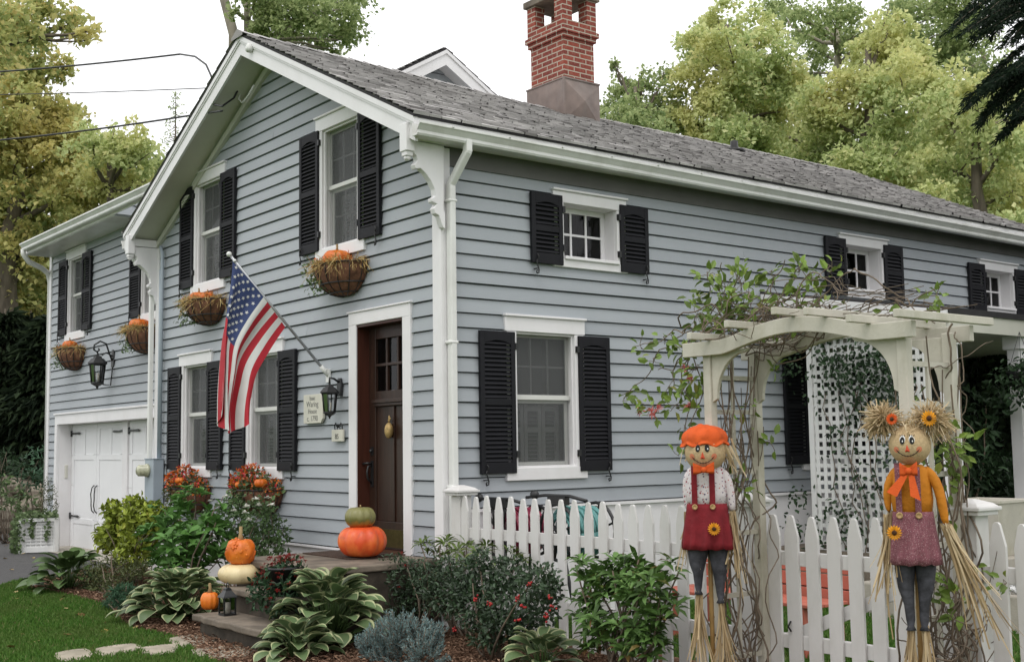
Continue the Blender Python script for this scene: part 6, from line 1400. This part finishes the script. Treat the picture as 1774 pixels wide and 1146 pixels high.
def scarecrow(label, base, rz, S, kind):
    """local frame: faces -y, x to the viewer's right; heights in metres above ground"""
    t = thing('scarecrow', label, 'scarecrow', (base[0], base[1], 0), rz, 'scarecrow decorations on the arbor posts')
    B = lambda mb, nm, m, par=t, **k: mb.build(nm, m, par, local=True, **k)
    girl2 = kind == 'amber'
    zc = base[2]; hr = S*(35 if kind != 'amber' else 33.5)
    hx, hy, hz = hr*1.0, hr*.92, hr*.98
    def Z(py_): return zc-(py_-(782 if not girl2 else 770))*S
    mb = MB(); mb.tube([(.01, .07, -.1), (.01, .05, zc)], .014, 8)
    for z in np.arange(.15, zc, .19): mb.tube([(.01, .07, z-.006), (.01, .07, z+.006)], .0165, 8)
    B(mb, 'stake', bamboo)
    mb = MB(); mb.ball((0, 0, zc), (hx, hy, hz), 24, 16); head = B(mb, 'head', burlap)
    def on(a, e, o=.0):    # point on the head; a to viewer's right, e up (degrees)
        a, e = math.radians(a), math.radians(e); d = np.array([math.sin(a)*math.cos(e), -math.cos(a)*math.cos(e), math.sin(e)]); return np.array([0, 0, zc])+d*np.array([hx, hy, hz])*(1+o)
    def disc(a, e, rx_, ry_, nm, m, o=.02, n=20, par=head):
        mb = MB(); P = [on(a+rx_*math.cos(2*PI*j/n), e+ry_*math.sin(2*PI*j/n), o) for j in range(n)]; mb.add([on(a, e, o+.012)]+P, [(0, 1+j, 1+(j+1) % n) for j in range(n)], 0, True); return B(mb, nm, m, par)
    ey = 10 if not girl2 else 12
    for s in (-1, 1):
        a = -9+s*13
        if girl2: disc(a, ey+3.5, 8.2, 12.5, 'eye_white', M['white'], .012)
        disc(a, ey, 6.6, 10.5, 'eye', black, .026); disc(a+1.5, ey-2, 1.6, 2.6, 'eye_glint', M['white'], .05, 10)
        disc(-9+s*33, -13, 8.5, 8.5, 'cheek', blush, .012)
        mb = MB()
        for q in (-1, 0, 1): mb.tube([on(a+q*5, ey+12, .03), on(a+q*8+s*2, ey+18, .035)], .0013, 4)
        B(mb, 'eyelashes', black, head)
    mb = MB(); P = [on(-9, 1, .03), on(-16, -19, .03), on(-2, -19, .03)]; mb.add(P+[on(-9, -13, .13)], [(0, 1, 3), (1, 2, 3), (2, 0, 3)]); B(mb, 'nose', nose, head)
    mb = MB(); mb.tube([on(-9+x*31, -33+17*x*x-.0, .02) for x in np.linspace(-1, 1, 15)], .0017*S/.0035, 5)
    for s in (-1, 1): mb.tube([on(-9+s*33, -12, .02), on(-9+s*27, -19, .02)], .0016*S/.0035, 5)
    for x in np.linspace(-.85, .85, 7): mb.tube([on(-9+x*31, -30+17*x*x, .02), on(-9+x*31, -36+17*x*x, .02)], .0012*S/.0035, 4)
    B(mb, 'smile', black, head)
    def ell(cx, cy, rx_, ry_, z, n=28, wob=0., k=0): return [(cx+rx_*(1+wob*math.sin(k*2*PI*j/n))*math.cos(2*PI*j/n), cy+ry_*(1+wob*math.sin(k*2*PI*j/n))*math.sin(2*PI*j/n), z) for j in range(n)]
    q = S
    if not girl2:
        # mob cap with ruffle
        mb = MB(); n = 40; secs = []
        for r, z, wv in ((1.0, .40, .0), (1.06, .33, .06), (1.17, .36, .10), (1.12, .46, .06), (1.06, .52, .03), (1.10, .68, .06), (1.05, .92, .07), (.78, 1.16, .06), (.3, 1.27, .0)):
            secs.append([((r*hx)*(1+wv*math.sin(9*2*PI*j/n+r*3))*math.cos(2*PI*j/n)-.002, r*hy*(1+wv*math.sin(9*2*PI*j/n+r*3))*math.sin(2*PI*j/n)+.015, zc+hz*(z+.05+.10*math.sin(7*2*PI*j/n)*(1 if 1.05 < r else .3)-.16*math.cos(2*PI*j/n+PI*.25)*0+.10*math.sin(2*PI*j/n)*1)) for j in range(n)])
        mb.loft(secs); mb.v = [(a*(1+.035*math.sin(c*140+a*90)), b*(1+.05*math.sin(a*110+c*60)), c+.005*math.sin(a*95+b*70)-.05*max(0, -a-.02)) for a, b, c in mb.v]; B(mb, 'hat', orangef, t, subsurf=1)
        for R in (ribbons((hx*.85, .0, zc+hz*.42), 16, .17, .014, (.55, -.1, -1.), .18, .15, 6), ribbons((-hx*.9, .0, zc+.0), 7, .09, .012, (.1, 0, -1.), .2, .1, 6)): np_obj('hair_lock', R[0], R[1], M['raffia'], head, local=True)
    else:
        R = []
        for s in (-1, 1):
            c = np.array([s*hx*1.10-.008, .01, zc+hz*1.32])
            V, F = catv([ribbons(c, 640, .092, .0085, (s*.15, -.1, .05), 1.0, .12, 6, .018), ribbons(c, 170, .10, .008, (s*.9, -.1, -.45), .35, .3, 5, .012)]); np_obj('pigtail', V, F, M['raffia'], head, local=True)
        R.append(ribbons((0, -hy*.5, zc+hz*.95), 70, .05, .006, (0, -.6, .1), .8, .6, 5, .03)); R.append(ribbons((0, 0, zc+hz*1.0), 80, .06, .006, (0, -.1, .3), .9, .5, 5, .03))
        V, F = catv(R); np_obj('fringe', V, F, M['raffia'], head, local=True)
        for s in (-1, 1): flower = (s*hx*.80+(0.01 if s > 0 else .0), -.095, zc+hz*1.28); sunflower(flower, .032 if s > 0 else .024, t, (s*.3, -1, .1), M['yellow_petal'] if s > 0 else orangef)
    # bow
    zn = Z(812)+.0; f = -hy*.85-.01
    mb = MB()
    for s in (-1, 1):
        a = 10
        L = .062*S/.0035*(1 if not girl2 else .78); w0, w1 = .012, .036
        mb.loft([[(-.015+s*u*L, f-.012*math.sin(PI*u)+dy, zn+.012*u*(1 if s > 0 else .6)+v*(w0+(w1-w0)*u**.7)) for v, dy in ((-1, 0), (-.5, -.014*u), (.4, .008*u), (1, -.006), (.4, .022), (-.5, .024))] for u in (0, .25, .6, .9, 1.0)])
    mb.ball((-.015, f-.012, zn), (.016, .014, .018), 10, 7)
    if girl2:
        for x0, x1, zz in ((-.02, -.10, -.115), (-.005, .012, -.135)): mb.add([(x0-.012, f-.005, zn), (x0+.012, f-.005, zn), (x1+.024, f-.03, zn+zz-.01), (x1-.024, f-.03, zn+zz+.014), (x0-.012, f+.0, zn), (x0+.012, f+.0, zn), (x1+.024, f-.026, zn+zz-.01), (x1-.024, f-.026, zn+zz+.014)], [(0,1,2,3), (7,6,5,4), (0,4,5,1), (1,5,6,2), (2,6,7,3), (3,7,4,0)])
    B(mb, 'bow', orangef, t)
    # torso
    zs, zw = Z(806), Z(873 if not girl2 else 882); W = (33 if not girl2 else 31)*q
    mb = MB(); mb.loft([ell(0, .01, W*.55, .035, zs+.012), ell(0, .01, W*.95, .052, zs-.018), ell(0, .01, W*1.0, .06, zs*.65+zw*.35, wob=.035, k=7), ell(0, .01, W*1.06, .064, zs*.3+zw*.7, wob=.045, k=8), ell(0, .01, W*.97, .06, zw-.01, wob=.03, k=9)]); B(mb, 'shirt', pr_white if not girl2 else amber, t)
    # sleeves with raffia hands
    if not girl2: arms = [(-1, [(-W*.8, .02, zs-.02), (-W*1.02, .03, zs-.08), (-W*1.02, .03, zw+.03), (-W*.95, .03, zw-.03)], .024, .26), (1, [(W*.8, .02, zs-.02), (W*1.12, .02, zs-.08), (W*1.25, .02, zw+.02), (W*1.3, .02, zw-.04)], .027, .36)]
    else: arms = [(-1, [(-W*.62, .02, zs), (-W*1.02, .02, zs-.05), (-W*1.30, .02, zw+.10), (-W*1.18, .01, zw+.0)], .023, .40), (1, [(W*.62, .02, zs), (W*1.02, -.0, zs-.04), (W*1.35, -.01, zs-.10), (W*1.5, -.02, zw+.02), (W*1.62, -.02, zw-.06)], .025, .52)]
    for s, P, r, rl in arms:
        mb = MB(); mb.tube(P, [r*.8, r*1.15]+[r]*(len(P)-3)+[r*.62], 12); B(mb, 'sleeve', pr_white if not girl2 else amber, t, subsurf=1)
        e = np.array(P[-1]); dirn = (s*.08, 0, -1.) if not (girl2 and s > 0) else (.42, 0, -1.)
        V, F = ribbons(e, 34, rl, .013, dirn, .075, .12, 9, .010); np_obj('straw_hand', V, F, M['raffia'], t, local=True)
    # suspenders, skirt, buttons
    strap = crimson if not girl2 else pr_plum; zk = Z(945 if not girl2 else 962)
    for s in (-1, 1):
        x = -.02+s*.052*q/.0035; w_ = .0165*q/.0035
        mb = MB(); mb.loft([[(x-w_, y_, z), (x+w_, y_, z), (x+w_, y_+.008, z), (x-w_, y_+.008, z)] for y_, z in ((.012, zs+.02), (-.045, zs-.01), (-.062, (zs+zw)/2), (-.06, zw-.01))], smooth=False); B(mb, 'strap', strap, t)
        mb = MB(FAC); mb.loft([[(x+r*math.cos(2*PI*j/16), o, zw-.004+r*math.sin(2*PI*j/16)) for j in range(16)] for r, o in ((.016, .064), (.0165, .070), (.012, .074), (.010, .071))]); B(mb, 'button', wood, t)
    mb = MB(); n = 48; secs = []
    for u in np.linspace(0, 1, 8):
        rx_ = W*(1.02+.32*u) if not girl2 else W*(1.03+.30*u); ry_ = .066+.035*u
        secs.append([(rx_*(1+.05*u*math.sin(11*2*PI*j/n+u)+.02*u*math.sin(4*2*PI*j/n+3*u))*math.cos(2*PI*j/n), .01+ry_*(1+.20*u*math.sin(11*2*PI*j/n+u)+.06*math.sin(5*2*PI*j/n+4*u))*math.sin(2*PI*j/n), zw+.012+(zk-zw-.012)*u+(.006*math.sin(11*2*PI*j/n)*u)) for j in range(n)])
    mb.loft(secs); skirt = B(mb, 'skirt', strap, t)
    sunflower((.035 if not girl2 else -.095, -.105, Z(910)), .03, t, (0, -1, .1), M['yellow_petal'])
    # legs
    z2 = Z(1030 if not girl2 else 1062)
    for s in (-1, 1):
        x0 = s*W*.52; x1 = s*W*(.55 if not girl2 else .34)+(.0 if not girl2 else .0); zz = z2 if s > 0 or girl2 else z2+.05
        mb = MB(); mb.loft([ell(x0, .02, W*.53, .05, zk+.05), ell(x0, .02, W*.52, .05, zk-.03, wob=.04, k=3), ell((x0*.6+x1*.4)+s*.004, .02, W*.40, .045, (zk+zz)/2+.03, wob=.05, k=4), ell((x0*.2+x1*.8), .018, W*.26, .03, zz+.10, wob=.05, k=5), ell(x1, .015, .022, .02, zz+.03), ell(x1, .015, .016, .016, zz), ell(x1, .015, .026, .024, zz-.02)]); B(mb, 'trouser_leg', denim, t)
        V, F = ribbons((x1, .015, zz-.01), 40, .48, .012, (s*.05, -.02, -1.), .065, .05, 8, .008); np_obj('straw_foot', V, F, M['raffia'], t, local=True)
    return t
def sunflower(c, r, par, nrmv, mat):
    c = np.array(c, float); nv = nrm(np.array(nrmv, float)); e1 = nrm(np.cross(nv, [0, 0, 1.])); e2 = np.cross(e1, nv); P, D, N = [], [], []
    for k in range(16): a = 2*PI*k/16; d = e1*math.cos(a)+e2*math.sin(a); P.append(c+d*r*.3); D.append(d+nv*.15); N.append(nv+RNG.normal(size=3)*.1)
    V, F = leaf_arrays(np.array(P), np.array(D), np.array(N), r*1.0, r*.52, T_OVAL); fl = np_obj('sunflower', V, F, mat, par, local=True)
    mb = MB(); mb.ball(c+nv*r*.08, (r*.42,)*3, 12, 8, axes=None); mb.build('flower_centre', paint('sunflower_centre', (.07,.03,.012), .9, .4, 60, bumpy=.8, bscale=300), fl, local=True)
p1 = on_y(1222, 782, -.64); scarecrow('scarecrow in an orange ruffled cap with white print shirt and dark red skirt', p1, math.radians(44), .00352*np.linalg.norm(p1-CAM)/7.35, 'crimson')
p2 = on_y(1576, 770, -.66); scarecrow('scarecrow with straw pigtails, amber shirt and plum print skirt', p2, math.radians(36), np.linalg.norm(p2-CAM)/FPX, 'amber')
# ================================================================= SKY, LIGHT, CAMERA
w = bpy.data.worlds.new('World'); sc.world = w; w.use_nodes = True; nt = w.node_tree; bg = nt.nodes['Background']
sky = nt.nodes.new('ShaderNodeTexSky'); sky.sky_type = 'NISHITA'; sky.sun_disc = False
SUN_EL, SUN_AZ = 58, 140
sky.sun_elevation = math.radians(SUN_EL); sky.sun_rotation = math.radians(SUN_AZ)
tc = nt.nodes.new('ShaderNodeTexCoord')
cl = ramp(nt, noise(nt, 2.2, 6, .6, vec=tc.outputs['Generated']), [(.30, (.86,.86,.86)), (.42, (1,1,1))])   # a broken, mostly closed deck of cloud
sp = nt.nodes.new('ShaderNodeSeparateXYZ'); L_(nt, tc.outputs['Generated'], sp.inputs[0])
grey = ramp(nt, sp.outputs[2], [(0, (.80,.81,.84)), (.6, (1,1,1))])
vm = nt.nodes.new('ShaderNodeVectorMath'); vm.operation = 'SCALE'; vm.inputs['Scale'].default_value = 14.5; L_(nt, grey, vm.inputs[0])
c = mixc(nt, cl, sky.outputs[0], vm.outputs[0]); L_(nt, c, bg.inputs['Color']); bg.inputs['Strength'].default_value = .1
l = bpy.data.lights.new('sun', 'SUN'); l.energy = .9; l.angle = math.radians(25); l.color = (1, .97, .92)
so = bpy.data.objects.new('sun', l); COL.objects.link(so)
az, el = math.radians(SUN_AZ), math.radians(SUN_EL)
sdir = Vector((math.sin(az)*math.cos(el), math.cos(az)*math.cos(el), math.sin(el)))     # towards the sun
so.rotation_euler = (-sdir).to_track_quat('-Z', 'Y').to_euler()
cam = bpy.data.cameras.new('camera'); co = bpy.data.objects.new('camera', cam); COL.objects.link(co)
cam.sensor_fit = 'HORIZONTAL'; cam.sensor_width = 36; cam.lens = FPX/1774*36; cam.clip_end = 2000; cam.clip_start = .1
cam.shift_y = (CYP-573)/1774
mt = Matrix.Identity(4)
for i in range(3): mt[i][0] = BR[i]; mt[i][1] = BU[i]; mt[i][2] = -BF[i]; mt[i][3] = CAM[i]
co.matrix_world = mt; sc.camera = co
sc.view_settings.view_transform = 'Standard'; sc.view_settings.look = 'None'; sc.view_settings.exposure = .12; sc.view_settings.gamma = 1
sc.cycles.max_bounces = 8; sc.cycles.transparent_max_bounces = 16; sc.cycles.diffuse_bounces = 4; sc.cycles.glossy_bounces = 3
sc.render.film_transparent = False
